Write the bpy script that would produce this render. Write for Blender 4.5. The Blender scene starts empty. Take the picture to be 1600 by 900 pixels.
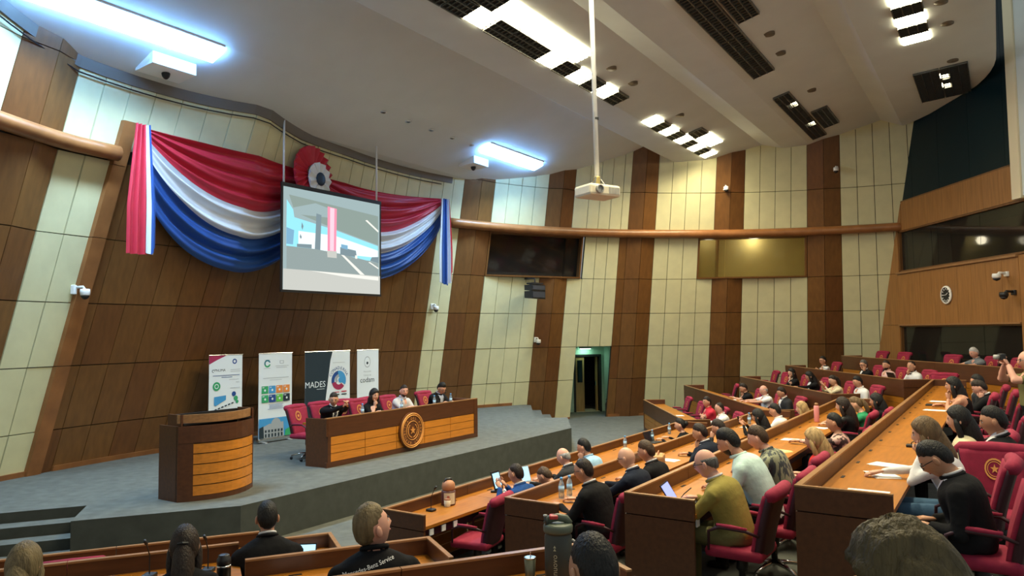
import bpy, bmesh, math, random
import numpy as np
from mathutils import Vector, Matrix, Euler
from mathutils.bvhtree import BVHTree

random.seed(7)
sc = bpy.context.scene
COL = sc.collection
PI = math.pi

# ------------------------------------------------------------------ camera
FPX, HY, ROLL = 1155.0, 519.0083, 0.0106
pitch = math.atan((HY - 450.0) / FPX)
cam_d = bpy.data.cameras.new('camera')
cam_d.sensor_width = 36.0
cam_d.lens = 36.0 * FPX / 1600.0
cam_d.clip_start = 0.05
cam_d.clip_end = 200
cam = bpy.data.objects.new('camera', cam_d)
COL.objects.link(cam)
cam.rotation_euler = (Matrix.Rotation(PI / 2 + pitch, 4, 'X') @ Matrix.Rotation(-ROLL, 4, 'Z')).to_euler()
sc.camera = cam

# ------------------------------------------------------------------ world, view
w = bpy.data.worlds.new('hall_air')
sc.world = w
w.use_nodes = True
w.node_tree.nodes['Background'].inputs[0].default_value = (0.93, 1.0, 0.97, 1)
w.node_tree.nodes['Background'].inputs[1].default_value = 0.24
sc.view_settings.view_transform = 'Standard'
sc.view_settings.look = 'None'
sc.view_settings.gamma = 1
sc.view_settings.use_curve_mapping = False
sc.view_settings.exposure = 1.0
COOL, WARM = (0.19, 0.47, 1.0), (1.0, 0.88, 0.58)
P_COOL, P_WARM = 26.0, 17.0          # radiance of the lit ceiling panels

# ------------------------------------------------------------------ frames of the hall
O = np.array([-2.05, 15.0])
AX = np.array([.83513, -.55004]); LA = np.array([.55004, .83513])   # axis: stage -> audience, lateral
NL = np.array([-.394, .919]); TL = np.array([.919, .394])           # left block: facing, along
FL = [0, -2.92, -2.62, -2.32, -2.02, -1.72]                          # tier floors
MR = [0, 3.87, 5.54, 7.11, 8.67, 10.2]
FR = [0, 3.85, 5.43, 7.0, 8.6, 10.2]
LR = [0, 7.85, 6.19, 4.53, 2.87, 1.2]
STAGE, HALL = -2.35, -2.92
def W(a, l, z=0.0):
    p = O + a * AX + l * LA
    return Vector((p[0], p[1], z))
def LW(n, t, z=0.0):
    p = NL * n + TL * t
    return Vector((p[0], p[1], z))

# leaning curved wall: radius about C falls with height
CX, CY = 5.9, 11.7
KN = np.radians([40, 65, 90, 110, 130, 150, 165, 180, 200])
RHO = np.array([14.9306, 14.5362, 14.143, 13.7164, 13.3912, 13.2028, 13.4737, 14.5252, 15.5958])
KK = np.array([.3324, .3325, .3194, .2648, .2388, .2827, .3284, .2414, .2402])
ZR, ZA, ZB, ZC, ZD = 3.253, 1.70, 0.58, -0.503, -1.606
def WP(deg, z, off=0.0):            # point on the wall, off = metres into the room
    th = math.radians(deg)
    r = np.interp(th, KN, RHO) - np.interp(th, KN, KK) * (z + 2.35) - off
    return Vector((CX + r * math.cos(th), CY + r * math.sin(th), z))

# ------------------------------------------------------------------ materials
MATS = {}
def mat(name, col, rough=0.6, metal=0.0, var=0.0, vscale=8.0, bump=0.0, bscale=60.0, stretch=None,
        emit=None, estr=0.0, trans=0.0, alpha=1.0, coords='Object', spec=0.5):
    if name in MATS: return MATS[name]
    m = bpy.data.materials.new(name); m.use_nodes = True
    nt = m.node_tree; b = nt.nodes['Principled BSDF']
    c = (*col, 1) if len(col) == 3 else col
    b.inputs['Base Color'].default_value = c
    b.inputs['Roughness'].default_value = rough
    b.inputs['Metallic'].default_value = metal
    b.inputs['Specular IOR Level'].default_value = spec
    if trans: b.inputs['Transmission Weight'].default_value = trans
    if alpha < 1: b.inputs['Alpha'].default_value = alpha
    if emit:
        b.inputs['Emission Color'].default_value = (*emit, 1)
        b.inputs['Emission Strength'].default_value = estr
    if var or bump:
        tc = nt.nodes.new('ShaderNodeTexCoord'); mp = nt.nodes.new('ShaderNodeMapping')
        nt.links.new(tc.outputs[coords], mp.inputs[0])
        if stretch: mp.inputs['Scale'].default_value = stretch
    if var:
        n = nt.nodes.new('ShaderNodeTexNoise'); n.inputs['Scale'].default_value = vscale
        n.inputs['Detail'].default_value = 5
        nt.links.new(mp.outputs[0], n.inputs[0])
        r = nt.nodes.new('ShaderNodeValToRGB')
        r.color_ramp.elements[0].position = .3; r.color_ramp.elements[1].position = .7
        r.color_ramp.elements[0].color = tuple(max(0, x * (1 - var)) for x in c[:3]) + (1,)
        r.color_ramp.elements[1].color = tuple(min(1, x * (1 + var)) for x in c[:3]) + (1,)
        nt.links.new(n.outputs[0], r.inputs[0]); nt.links.new(r.outputs[0], b.inputs['Base Color'])
    if bump:
        n2 = nt.nodes.new('ShaderNodeTexNoise'); n2.inputs['Scale'].default_value = bscale
        nt.links.new(mp.outputs[0], n2.inputs[0])
        bp = nt.nodes.new('ShaderNodeBump'); bp.inputs['Strength'].default_value = bump
        bp.inputs['Distance'].default_value = 0.01
        nt.links.new(n2.outputs[0], bp.inputs['Height']); nt.links.new(bp.outputs[0], b.inputs['Normal'])
    MATS[name] = m
    return m
def pattern_mat(name, c1, c2, scale, stretch=(1, 1, 1)):
    m = mat(name, c1, .8)
    nt = m.node_tree; b = nt.nodes['Principled BSDF']
    tc = nt.nodes.new('ShaderNodeTexCoord'); mp = nt.nodes.new('ShaderNodeMapping')
    mp.inputs['Scale'].default_value = stretch
    nt.links.new(tc.outputs['Object'], mp.inputs[0])
    v = nt.nodes.new('ShaderNodeTexNoise'); v.inputs['Scale'].default_value = scale; v.inputs['Detail'].default_value = 2
    nt.links.new(mp.outputs[0], v.inputs[0])
    r = nt.nodes.new('ShaderNodeValToRGB')
    r.color_ramp.elements[0].position = .46; r.color_ramp.elements[1].position = .54
    r.color_ramp.elements[0].color = (*c1, 1); r.color_ramp.elements[1].color = (*c2, 1)
    nt.links.new(v.outputs[0], r.inputs[0]); nt.links.new(r.outputs[0], b.inputs['Base Color'])
    return m

M_WHITE = mat('cream_fabric_panel', (.64, .61, .36), .9, var=.05, vscale=3, bump=.15, bscale=200)
M_WOODW = mat('brown_wall_veneer', (.160, .070, .019), .42, var=.16, vscale=2.2, stretch=(5, 5, .5))
M_WOODW2 = mat('brown_wall_veneer_reddish', (.145, .058, .016), .42, var=.16, vscale=2.2, stretch=(5, 5, .5))
M_WOODW3 = mat('brown_wall_veneer_pale', (.172, .078, .021), .42, var=.16, vscale=2.2, stretch=(5, 5, .5))
M_WOODB = mat('honey_back_wall_veneer', (.30, .135, .038), .45, var=.2, vscale=2.5, stretch=(6, 6, .5))
M_RAIL = mat('polished_brown_rail', (.27, .11, .035), .35, var=.2, vscale=3)
M_JOINT = mat('dark_wall_joint', (.03, .025, .015), .9)
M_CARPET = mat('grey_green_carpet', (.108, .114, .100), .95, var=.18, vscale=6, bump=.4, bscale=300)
M_CEIL = mat('matt_ceiling_paint', (.64, .685, .67), .9, var=.03, vscale=1.5)
M_DARKW = mat('dark_desk_veneer', (.085, .029, .010), .38, var=.18, vscale=3, stretch=(1, 8, 8))
M_ORNG = mat('orange_desk_veneer', (.36, .128, .009), .40, var=.16, vscale=3, stretch=(1, 9, 9))
M_SLAT = mat('lit_slat_veneer', (.56, .20, .022), .36, var=.14, vscale=3, stretch=(1, 9, 9))  # desk veneer lightened: light on the stage slats put into the colour
M_RISER = mat('shaded_riser_carpet', (.052, .058, .050), .95, var=.15, vscale=6, bump=.4, bscale=300)  # carpet darkened to carry the shade of the risers in its colour
M_CAP = mat('pale_brown_edging', (.30, .15, .06), .35, var=.2, vscale=4, stretch=(1, 8, 8))
M_CRIM = mat('crimson_upholstery', (.27, .009, .040), .85, var=.12, vscale=20, bump=.2, bscale=250)
M_MAROON = mat('dark_maroon_shell', (.035, .005, .010), .6)
M_BLACK = mat('black_plastic', (.012, .012, .013), .45)
M_CHROME = mat('chrome', (.75, .75, .75), .18, 1.0)
M_GOLD = mat('gold_thread', (.75, .33, .08), .5, .2)
M_WPL = mat('white_plastic', (.78, .78, .76), .4)
M_PAPER = mat('white_paper', (.85, .84, .80), .8)
M_GREYP = mat('grey_plastic', (.35, .35, .34), .45)
M_LOUV = mat('grey_metal_louver', (.16, .16, .145), .35, .7)
M_LOUVD = mat('dark_louver_back', (.05, .05, .045), .6)
M_LIT = mat('lit_warm_panel', (.9, .9, .8), .5, emit=WARM, estr=P_WARM)
M_STRIP = mat('lit_cool_tube_panel', (.9, .95, 1), .5, emit=COOL, estr=P_COOL)
M_GLASSD = mat('dark_tinted_glass', (.004, .008, .010), .06, spec=.6)
M_GLASSB = mat('dark_teal_glass', (.003, .016, .022), .35, spec=.15)
M_MINT = mat('mint_painted_wall', (.45, .62, .50), .8, var=.04)
M_TILE = mat('pale_floor_tile', (.6, .52, .36), .5)
M_PALEW = mat('pale_door_wood', (.40, .24, .09), .45, var=.2, vscale=3, stretch=(6, 6, .6))
M_COLUMN = mat('cream_column_paint', (.75, .66, .46), .7)
M_RED = mat('red_satin', (.50, .02, .045), .5, var=.06, vscale=3)
M_WSAT = mat('white_satin', (.70, .74, .78), .5, var=.04, vscale=3)
M_BLUE = mat('blue_satin', (.015, .075, .30), .45, var=.08, vscale=3)
M_PET = mat('clear_blue_plastic', (.55, .75, .9), .1, trans=.75, alpha=.75)
M_TAN = mat('tan_leather', (.45, .2, .1), .6)

# ------------------------------------------------------------------ mesh helpers
class MB:
    def __init__(s): s.v, s.f, s.m = [], [], []
    def add(s, vs, fs, mi=0):
        o = len(s.v); s.v += [tuple(v) for v in vs]
        s.f += [tuple(o + i for i in f) for f in fs]; s.m += [mi] * len(fs)
        return s
    def hexa(s, p, mi=0):            # 4 lower corners ccw, 4 upper corners
        return s.add(p, [(3, 2, 1, 0), (4, 5, 6, 7), (0, 1, 5, 4), (1, 2, 6, 5), (2, 3, 7, 6), (3, 0, 4, 7)], mi)
    def box(s, x0, x1, y0, y1, z0, z1, mi=0):
        return s.hexa([(x0, y0, z0), (x1, y0, z0), (x1, y1, z0), (x0, y1, z0),
                       (x0, y0, z1), (x1, y0, z1), (x1, y1, z1), (x0, y1, z1)], mi)
    def bbox(s, x0, x1, y0, y1, z0, z1, b=.01, mi=0):   # box with bevelled edges
        bm = bmesh.new(); bmesh.ops.create_cube(bm, size=1)
        for v in bm.verts:
            v.co = Vector(((x0 + x1) / 2 + v.co.x * (x1 - x0), (y0 + y1) / 2 + v.co.y * (y1 - y0), (z0 + z1) / 2 + v.co.z * (z1 - z0)))
        bmesh.ops.bevel(bm, geom=bm.edges[:], offset=b, segments=2, affect='EDGES', profile=.5)
        bm.verts.index_update()
        s.add([v.co for v in bm.verts], [[v.index for v in f.verts] for f in bm.faces], mi); bm.free()
        return s
    def tube(s, pts, rad, n=8, mi=0, cap=True, flat=1.0):
        pts = [Vector(p) for p in pts]
        if not hasattr(rad, '__len__'): rad = [rad] * len(pts)
        vs = []; up = Vector((0, 0, 1))
        prev = None
        for i, p in enumerate(pts):
            d = (pts[min(i + 1, len(pts) - 1)] - pts[max(i - 1, 0)]).normalized()
            if prev is None:
                a = d.cross(up if abs(d.z) < .9 else Vector((1, 0, 0))).normalized()
            else:
                a = (prev - d * prev.dot(d)).normalized()
            prev = a; b = d.cross(a)
            for k in range(n):
                t = 2 * PI * k / n
                vs.append(p + (a * math.cos(t) + b * math.sin(t) * flat) * rad[i])
        fs = []
        for i in range(len(pts) - 1):
            for k in range(n):
                fs.append((i * n + k, i * n + (k + 1) % n, (i + 1) * n + (k + 1) % n, (i + 1) * n + k))
        if cap:
            fs.append(tuple(range(n))[::-1]); fs.append(tuple((len(pts) - 1) * n + k for k in range(n)))
        return s.add(vs, fs, mi)
    def lathe(s, prof, n=14, mi=0, c=(0, 0, 0)):
        vs = [(c[0] + r * math.cos(2 * PI * k / n), c[1] + r * math.sin(2 * PI * k / n), c[2] + z) for r, z in prof for k in range(n)]
        fs = [(i * n + k, i * n + (k + 1) % n, (i + 1) * n + (k + 1) % n, (i + 1) * n + k) for i in range(len(prof) - 1) for k in range(n)]
        fs.append(tuple(range(n))[::-1]); fs.append(tuple((len(prof) - 1) * n + k for k in range(n)))
        return s.add(vs, fs, mi)
    def ball(s, c, r, n=10, m=7, mi=0, M=None):
        r = (r, r, r) if not hasattr(r, '__len__') else r
        vs = []
        for i in range(m + 1):
            p = PI * i / m
            for k in range(n):
                t = 2 * PI * k / n
                q = Vector((r[0] * math.sin(p) * math.cos(t), r[1] * math.sin(p) * math.sin(t), r[2] * math.cos(p)))
                if M: q = M @ q
                vs.append(Vector(c) + q)
        fs = [(i * n + k, (i + 1) * n + k, (i + 1) * n + (k + 1) % n, i * n + (k + 1) % n) for i in range(m) for k in range(n)]
        return s.add(vs, fs, mi)
    def prism(s, poly, z0, z1, mi=0):
        n = len(poly)
        vs = [(p[0], p[1], z0) for p in poly] + [(p[0], p[1], z1) for p in poly]
        fs = [tuple(range(n))[::-1], tuple(range(n, 2 * n))] + [(i, (i + 1) % n, n + (i + 1) % n, n + i) for i in range(n)]
        return s.add(vs, fs, mi)
    def grid(s, fn, nu, nv, mi=0):
        vs = [fn(i / nu, j / nv) for j in range(nv + 1) for i in range(nu + 1)]
        fs = [(j * (nu + 1) + i, j * (nu + 1) + i + 1, (j + 1) * (nu + 1) + i + 1, (j + 1) * (nu + 1) + i) for j in range(nv) for i in range(nu)]
        return s.add(vs, fs, mi)
    def mesh(s, name, mats, smooth=False):
        me = bpy.data.meshes.new(name); me.from_pydata(s.v, [], s.f)
        if not isinstance(mats, (list, tuple)): mats = [mats]
        for m in mats: me.materials.append(m)
        if len(mats) > 1: me.polygons.foreach_set('material_index', s.m)
        if smooth: me.polygons.foreach_set('use_smooth', [True] * len(s.f))
        me.update(); return me
    def build(s, name, mats, parent=None, smooth=False):
        return link(name, s.mesh(name, mats, smooth), parent)
def link(name, me, parent=None):
    o = bpy.data.objects.new(name, me); COL.objects.link(o)
    if parent: o.parent = parent
    return o
def tag(o, label=None, cat=None, group=None, kind=None):
    if label: o['label'] = label
    if cat: o['category'] = cat
    if group: o['group'] = group
    if kind: o['kind'] = kind
    return o
def thing(name, label, cat, loc=(0, 0, 0), rz=0.0, group=None):
    o = bpy.data.objects.new(name, None); COL.objects.link(o); o.empty_display_size = .1
    o.location = loc; o.rotation_euler = (0, 0, rz)
    return tag(o, label, cat, group)
def struct(name, mb, mats, smooth=False):
    return tag(mb.build(name, mats, None, smooth), kind='structure')
def copy_tree(o, parent=None):
    c = o.copy(); COL.objects.link(c)
    if parent: c.parent = parent
    for ch in [x for x in o.children]: copy_tree(ch, c)
    return c
def rz_of(d):                        # rotation that turns local +Y to direction d
    return math.atan2(d[1], d[0]) - PI / 2
def text_geo(body, size, extrude=0.0):
    cu = bpy.data.curves.new('t', 'FONT'); cu.body = body; cu.size = size; cu.resolution_u = 2
    cu.align_x = 'CENTER'; cu.align_y = 'CENTER'; cu.extrude = extrude
    ob = bpy.data.objects.new('t', cu); COL.objects.link(ob)
    me = bpy.data.meshes.new_from_object(ob.evaluated_get(bpy.context.evaluated_depsgraph_get()))
    vs = [v.co.copy() for v in me.vertices]; fs = [tuple(p.vertices) for p in me.polygons]
    bpy.data.objects.remove(ob); bpy.data.curves.remove(cu); bpy.data.meshes.remove(me)
    return vs, fs
# ------------------------------------------------------------------ floors and stage
struct('floor', MB().box(-16, 24, -8, 32, -3.1, HALL), M_CARPET)
def isect(p, d, q, e):
    m = np.array([[d[0], -e[0]], [d[1], -e[1]]]); t = np.linalg.solve(m, np.array(q) - np.array(p))
    return np.array(p) + t[0] * np.array(d)
for i in range(2, 6):
    n = [0, 0, 6.80, 4.62, 3.08, 1.85][i]; a = MR[i] - .09; x = FR[i] - .09
    A = isect(NL * n, TL, O + AX * a, LA)
    B = isect(O + AX * a, LA, np.array([x, 0]), np.array([0, 1.]))
    Lf = NL * n - TL * 7.2
    poly = [Lf, A, B, (x, 25.2), (15.5, 25.2), (15.5, -6), (-9.5, -6)]
    if i == 5: poly = [NL * 1.85 - TL * 7, A, B, (x, 25.0), (15.4, 25.0), (15.4, -5.8), (-9.3, -5.8)]
    struct('floor_tier', MB().prism(poly, -3.0, FL[i]), M_CARPET)
def stage_pts():
    S1 = W(1.12, -4.83); S2 = W(1.12, 4.60); S0 = W(-.05, -6.50); N = W(-.77, -5.94)
    S0r = W(-.05, 6.50); Nr = W(-.77, 5.94)
    far = N - Vector((TL[0], TL[1], 0)) * 3.6
    farr = Nr + (W(0, 0) - W(0, 0))
    # mirrored direction of TL about the axis
    dl = Vector((TL[0], TL[1], 0)); ca = dl.dot(Vector((*AX, 0))); cl = dl.dot(Vector((*LA, 0)))
    dr = Vector((*(AX * ca - LA * cl), 0))
    farr = Nr - dr * 3.6
    return [S1, S2, S0r, Nr, farr, W(-6.5, 9), W(-8.5, 0), W(-6.5, -9), far, N, S0], dr
sp, DR = stage_pts()
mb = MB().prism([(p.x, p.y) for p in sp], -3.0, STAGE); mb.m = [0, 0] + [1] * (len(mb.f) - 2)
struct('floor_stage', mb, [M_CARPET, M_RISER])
for side in (0, 1):
    N = W(-.77, -5.94 if side == 0 else 5.94); t = Vector((TL[0], TL[1], 0)) if side == 0 else DR
    n = Vector((NL[0], NL[1], 0)) if side == 0 else Vector((*(AX * np.dot(NL, AX) - LA * np.dot(NL, LA)), 0))
    S0 = W(-.05, -6.50 if side == 0 else 6.5)
    for k in range(3):
        f = (k + 1) / 3.0
        e = N.lerp(S0, f) - t * .015
        q = [e + n * .36, e, e - t * 3.4, e - t * 3.4 + n * .36]
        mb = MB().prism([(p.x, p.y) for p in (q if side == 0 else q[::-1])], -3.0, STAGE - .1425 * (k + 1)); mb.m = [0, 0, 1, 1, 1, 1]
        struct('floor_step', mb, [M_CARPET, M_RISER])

# ------------------------------------------------------------------ curved leaning wall with panels
def cell(mb, d0, d1, z0, z1, f, b, mi=0):        # slab between offsets f (front, may differ at both ends) and b (back)
    f0, f1 = f if hasattr(f, '__len__') else (f, f)
    mb.hexa([WP(d0, z0, f0), WP(d1, z0, f1), WP(d1, z0, b), WP(d0, z0, b),
             WP(d0, z1, f0), WP(d1, z1, f1), WP(d1, z1, b), WP(d0, z1, b)], mi)
ROWS_LOW = [(-2.98, ZD), (ZD, ZC), (ZC, ZB), (ZB, ZA), (ZA, 3.02)]
ROWS_UP = [(ZR - .02, 4.42), (4.42, 6.7)]
def skip(d, zm):
    if 107.0 < d < 122.6 and ZA < zm < 3.02: return True          # window 1
    if 73.1 < d < 88.9 and ZA < zm < 3.02: return True            # window 2
    if 101.2 < d < 106.7 and zm < ZC: return True                 # doorway
    return False
def build_wall(name, cols):
    """cols: (start, end, count, kind of lower panels, kind of upper panels)"""
    back = MB()
    cells = []
    for a, b, n, low, up in cols:
        for i in range(n):
            d1 = a + (b - a) * i / n; d0 = a + (b - a) * (i + 1) / n
            for rows, kind in ((ROWS_LOW, low), (ROWS_UP, up)):
                for z0, z1 in rows:
                    if skip((d0 + d1) / 2, (z0 + z1) / 2): continue
                    cell(back, d0, d1, z0, z1, -.012, -.09)
                    fold = (0, 0) if not (kind == 'b' and n == 2) else ((.11, 0) if i == 0 else (0, .11))   # brown stripes fold out to a ridge
                    cells.append((d0, d1, z0, z1, kind, fold))
            cell(back, d0, d1, 3.02, ZR - .02, -.012, -.09)
    wob = struct(name, back, M_JOINT)
    for d0, d1, z0, z1, kind, fold in cells:
        g = .045 if kind == 'w' else .03
        mb = MB()
        j = random.uniform(0, .012) if kind == 'w' else random.uniform(0, .004)
        cell(mb, d0 + g * .9, d1 - g * .9, z0 + .008, z1 - .008, (.022 + j + fold[0], .022 + j + fold[1]), -.012)
        m = M_WHITE if kind == 'w' else random.choice([M_WOODW, M_WOODW, M_WOODW2, M_WOODW3])
        mb.build('fabric_panel' if kind == 'w' else 'veneer_panel', m, wob)
    return wob
build_wall('wall_left', [(196, 184.6, 5, 'w', 'w'), (184.6, 179.8, 2, 'b', 'b'), (179.8, 176.1, 2, 'w', 'w'), (176.1, 174.2, 1, 'b', 'w')])
build_wall('wall_stage', [(174.2, 131.4, 20, 'b', 'w')])
build_wall('wall_right', [(131.4, 127.8, 2, 'w', 'w'), (127.8, 122.6, 2, 'b', 'b'), (122.6, 118.0, 2, 'w', 'w'), (118.0, 113.55, 2, 'w', 'w'), (113.55, 109.1, 2, 'b', 'b'),
    (109.1, 106.7, 1, 'w', 'w'), (106.7, 101.2, 3, 'w', 'w'), (101.2, 100.0, 1, 'b', 'w'), (100.0, 95.7, 2, 'b', 'b'), (95.7, 88.9, 3, 'w', 'w'), (88.9, 86.6, 1, 'w', 'w'),
    (86.6, 82.2, 2, 'b', 'b'), (82.2, 73.1, 4, 'w', 'w'), (73.1, 68.5, 2, 'b', 'b'), (68.5, 55.0, 6, 'w', 'w')])
# rail, post, skirting
def rail(name, d0, d1):
    n = max(4, int(abs(d1 - d0) / 1.5))
    pts = [WP(d0 + (d1 - d0) * i / n, 3.13, .17) for i in range(n + 1)]
    struct(name, MB().tube(pts, .135, 12), M_RAIL, True)
rail('trim_1', 196, 176.3); rail('trim_2', 129.8, 60)
mb = MB()
zs = [-2.6, -.5, 1.7, 2.95, 3.72]
for z0, z1 in zip(zs[:-1], zs[1:]): cell(mb, 175.2, 176.2, z0 + .006, z1 - .004, .10, -.02); 
struct('trim_3', mb, M_RAIL)
def skirting(name, d0, d1, z0, z1):
    mb = MB(); n = max(2, int(abs(d1 - d0) / 2))
    for i in range(n):
        cell(mb, d0 + (d1 - d0) * (i + 1) / n, d0 + (d1 - d0) * i / n, z0, z1, .06, -.02)
    struct(name, mb, M_RAIL)
skirting('baseboard_left', 194, 175.2, STAGE, STAGE + .09); skirting('baseboard_stage', 174.2, 116, STAGE, STAGE + .09)
skirting('baseboard_right', 101.0, 60, HALL, HALL + .09); skirting('baseboard_door', 113, 106.8, HALL, HALL + .06)

# windows in the curved wall
def wall_window(name, d0, d1, z0, z1, glass, inner, mullions):
    fr = MB()
    cell(fr, d0, d1, z0, z0 + .05, .05, -.3); cell(fr, d0, d1, z1 - .04, z1, .03, -.3)
    cell(fr, d0, d0 + .25, z0, z1, .03, -.3); cell(fr, d1 - .25, d1, z0, z1, .03, -.3)
    o = struct(name, fr, M_WOODW)
    n = len(mullions) + 1; ed = [d0 + .25] + mullions + [d1 - .25]
    for i in range(n):
        g = MB(); cell(g, ed[i] + .03, ed[i + 1] - .03, z0 + .05, z1 - .04, -.20, -.215); g.build('pane', glass, o)
    return o
M_PANE = mat('smoky_pane', (.02, .02, .018), .05, alpha=.55, spec=.6)
M_PANEY = mat('amber_pane', (.25, .19, .05), .06, alpha=.28, spec=.6)
win1 = wall_window('window_1', 107.0, 122.55, ZA, 3.02, M_PANE, None, [109.4])
win2 = wall_window('window_2', 73.15, 88.9, ZA, 3.02, M_PANEY, None, [84.6])
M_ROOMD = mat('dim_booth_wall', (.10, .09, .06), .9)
M_ROOMY = mat('mustard_booth_wall', (.50, .42, .17), .85, var=.06, vscale=2)
def booth(nm, d0, d1, m, back):
    mb = MB()
    cell(mb, d0 - .5, d1 + .5, 1.5, 3.3, -back, -back - .1)
    cell(mb, d0 - .6, d1 + .6, 1.45, 1.6, -.3, -back); cell(mb, d0 - .6, d1 + .6, 3.15, 3.25, -.3, -back)
    cell(mb, d0 - .6, d0 - .1, 1.5, 3.2, -.3, -back); cell(mb, d1 + .1, d1 + .6, 1.5, 3.2, -.3, -back)
    struct(nm, mb, m)
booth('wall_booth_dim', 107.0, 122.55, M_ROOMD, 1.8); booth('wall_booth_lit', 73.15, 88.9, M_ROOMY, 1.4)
for d, e in ((80.0, 14), (86.5, 4)):
    ld = bpy.data.lights.new('booth_lamp', 'POINT'); ld.energy = e; ld.color = (1, .9, .65); ld.shadow_soft_size = .15
    lo = link('booth_lamp', ld); lo.location = WP(d, 2.95, -.9); tag(lo, 'lamp in the lit booth behind the amber window' if d == 80 else 'lamp at the booth end behind the amber window', 'lamp')
mb = MB(); cell(mb, 80.6, 80.9, 2.55, 2.85, -1.28, -1.4); 
tag(mb.build('wall_socket_box', M_BLACK), 'small black box on the lit booth wall', 'box')
mb = MB(); cell(mb, 84.9, 85.15, 1.6, 3.1, -1.0, -1.3); struct('trim_4', mb, M_WOODW2)

# doorway recess
ro = Vector((math.cos(math.radians(104)), math.sin(math.radians(104)), 0)); tn = Vector((ro.y, -ro.x, 0))
bc = WP(104, HALL) ; bc.z = 0
def DP(u, d, z): p = bc + tn * u + ro * d; return Vector((p.x, p.y, z))
def dbox(mb, u0, u1, d0, d1, z0, z1, mi=0):
    mb.hexa([DP(u0, d0, z0), DP(u1, d0, z0), DP(u1, d1, z0), DP(u0, d1, z0), DP(u0, d0, z1), DP(u1, d0, z1), DP(u1, d1, z1), DP(u0, d1, z1)], mi)
DD, U0, U1 = 1.75, .12, 1.18
def dhex(mb, pts, z0, z1, lean=0.0):   # pts: 4 (u, d, follows the wall lean?)
    lo = [DP(u, d, z0) for u, d, k in pts]; hi = [DP(u, d - (lean if k else 0), z1) for u, d, k in pts]
    mb.hexa(lo + hi)
ZT = ZC - .01
mb = MB()
dbox(mb, -.6, U0, DD, DD + .14, HALL, ZT); dbox(mb, U1, 1.5, DD, DD + .14, HALL, ZT); dbox(mb, U0, U1, DD, DD + .14, -.84, ZT)
dhex(mb, [(.90, .07, 1), (1.02, .07, 1), (1.42, DD, 0), (1.30, DD, 0)], HALL, ZT, .66)
dhex(mb, [(-1.0, .07, 1), (-.90, .07, 1), (-.35, DD, 0), (-.45, DD, 0)], HALL, ZT, .66)
dbox(mb, -1.0, 1.45, -.60, DD + .1, ZT, ZT + .08)
struct('wall_door_recess', mb, M_MINT)
mb = MB(); dbox(mb, U0, U0 + .07, DD - .05, DD + .16, HALL, -.84); dbox(mb, U1 - .07, U1, DD - .05, DD + .16, HALL, -.84); dbox(mb, U0, U1, DD - .05, DD + .16, -.92, -.84)
d1 = struct('door_1', mb, M_BLACK)
mb = MB(); dbox(mb, U0 + .08, U0 + .40, DD - .02, DD + .03, HALL + .02, -.94); mb.build('side_leaf', M_PALEW, d1)
mb = MB(); dbox(mb, U0 + .14, U0 + .33, DD - .035, DD - .018, -1.85, -1.05); mb.build('leaf_pane', M_GLASSD, d1)
mb = MB(); dbox(mb, U1 - .16, U1 - .10, DD + .1, DD + .22, HALL + .02, -.94); mb.build('door_leaf', M_PALEW, d1)
mb = MB(); dbox(mb, U1 - .19, U1 - .165, DD + .10, DD + .16, -1.98, -1.84); mb.build('door_handle', M_CHROME, d1)
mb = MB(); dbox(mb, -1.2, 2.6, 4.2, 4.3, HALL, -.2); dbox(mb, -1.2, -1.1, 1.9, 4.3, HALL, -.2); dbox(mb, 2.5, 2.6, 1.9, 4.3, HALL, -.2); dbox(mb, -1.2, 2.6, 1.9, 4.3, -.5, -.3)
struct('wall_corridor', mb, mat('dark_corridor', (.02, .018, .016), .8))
mb = MB(); dbox(mb, U0 + .07, U1 - .07, DD - .02, DD + .9, HALL - .02, HALL + .015); struct('floor_threshold', mb, M_TILE)
t = thing('exit_light', 'small grey exit light above the open doorway with an added mint glow', 'light', (0, 0, 0))
mb = MB(); dbox(mb, .30, .72, DD - .30, DD - .12, ZT - .11, ZT - .005); mb.build('housing', M_GREYP, t)
mb = MB(); dbox(mb, .33, .69, DD - .28, DD - .14, ZT - .125, ZT - .112); mb.build('added_glow_face', mat('added_mint_glow', (.6, 1, .8), .5, emit=(.55, 1.0, .75), estr=12), t)  # glow added under the unlit housing to brighten the door recess
t = thing('fire_extinguisher', 'dark fire extinguisher at the foot of the door recess', 'extinguisher', DP(1.02, .75, HALL))
MB().lathe([(.07, 0), (.075, .03), (.075, .36), (.05, .43), (.025, .45), (.025, .5)], 12).build('cylinder', mat('dark_red_enamel', (.06, .01, .01), .4), t, True)
MB().box(-.05, .05, -.012, .012, .5, .53).build('lever', M_BLACK, t)
MB().tube([(.03, 0, .48), (.1, 0, .44), (.1, 0, .2)], .01, 6).build('hose', M_BLACK, t)

# ------------------------------------------------------------------ back wall (plane x = 12)
bw = MB()
bwall = struct('wall_back', MB().box(12.22, 12.3, 16.2, 26, -3, 1.72).box(12.22, 12.3, 16.2, 26, 2.98, 3.9).box(12.22, 12.3, 22.85, 26, -3, 3.9), M_JOINT)
def boards(y0, y1, z0, z1, wd=.62):
    n = max(1, round((y1 - y0) / wd))
    for i in range(n):
        a = y0 + (y1 - y0) * i / n; b = y0 + (y1 - y0) * (i + 1) / n
        MB().box(12.0, 12.21, a + .003, b - .003, z0, z1).build('board', M_WOODB, bwall)
boards(17.45, 22.95, .10, 1.70); boards(17.36, 22.6, 3.0, 3.86); boards(22.95, 25.8, -2.2, .09); boards(22.95, 25.8, .10, 1.69); boards(22.86, 25.0, 1.70, 3.0); boards(22.62, 24.6, 3.0, 3.86)
boards(15.4, 17.44, -2.0, 1.70, .7)
MB().box(11.94, 12.2, 17.45, 22.95, 1.665, 1.72).build('sill', M_CAP, bwall)
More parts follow.
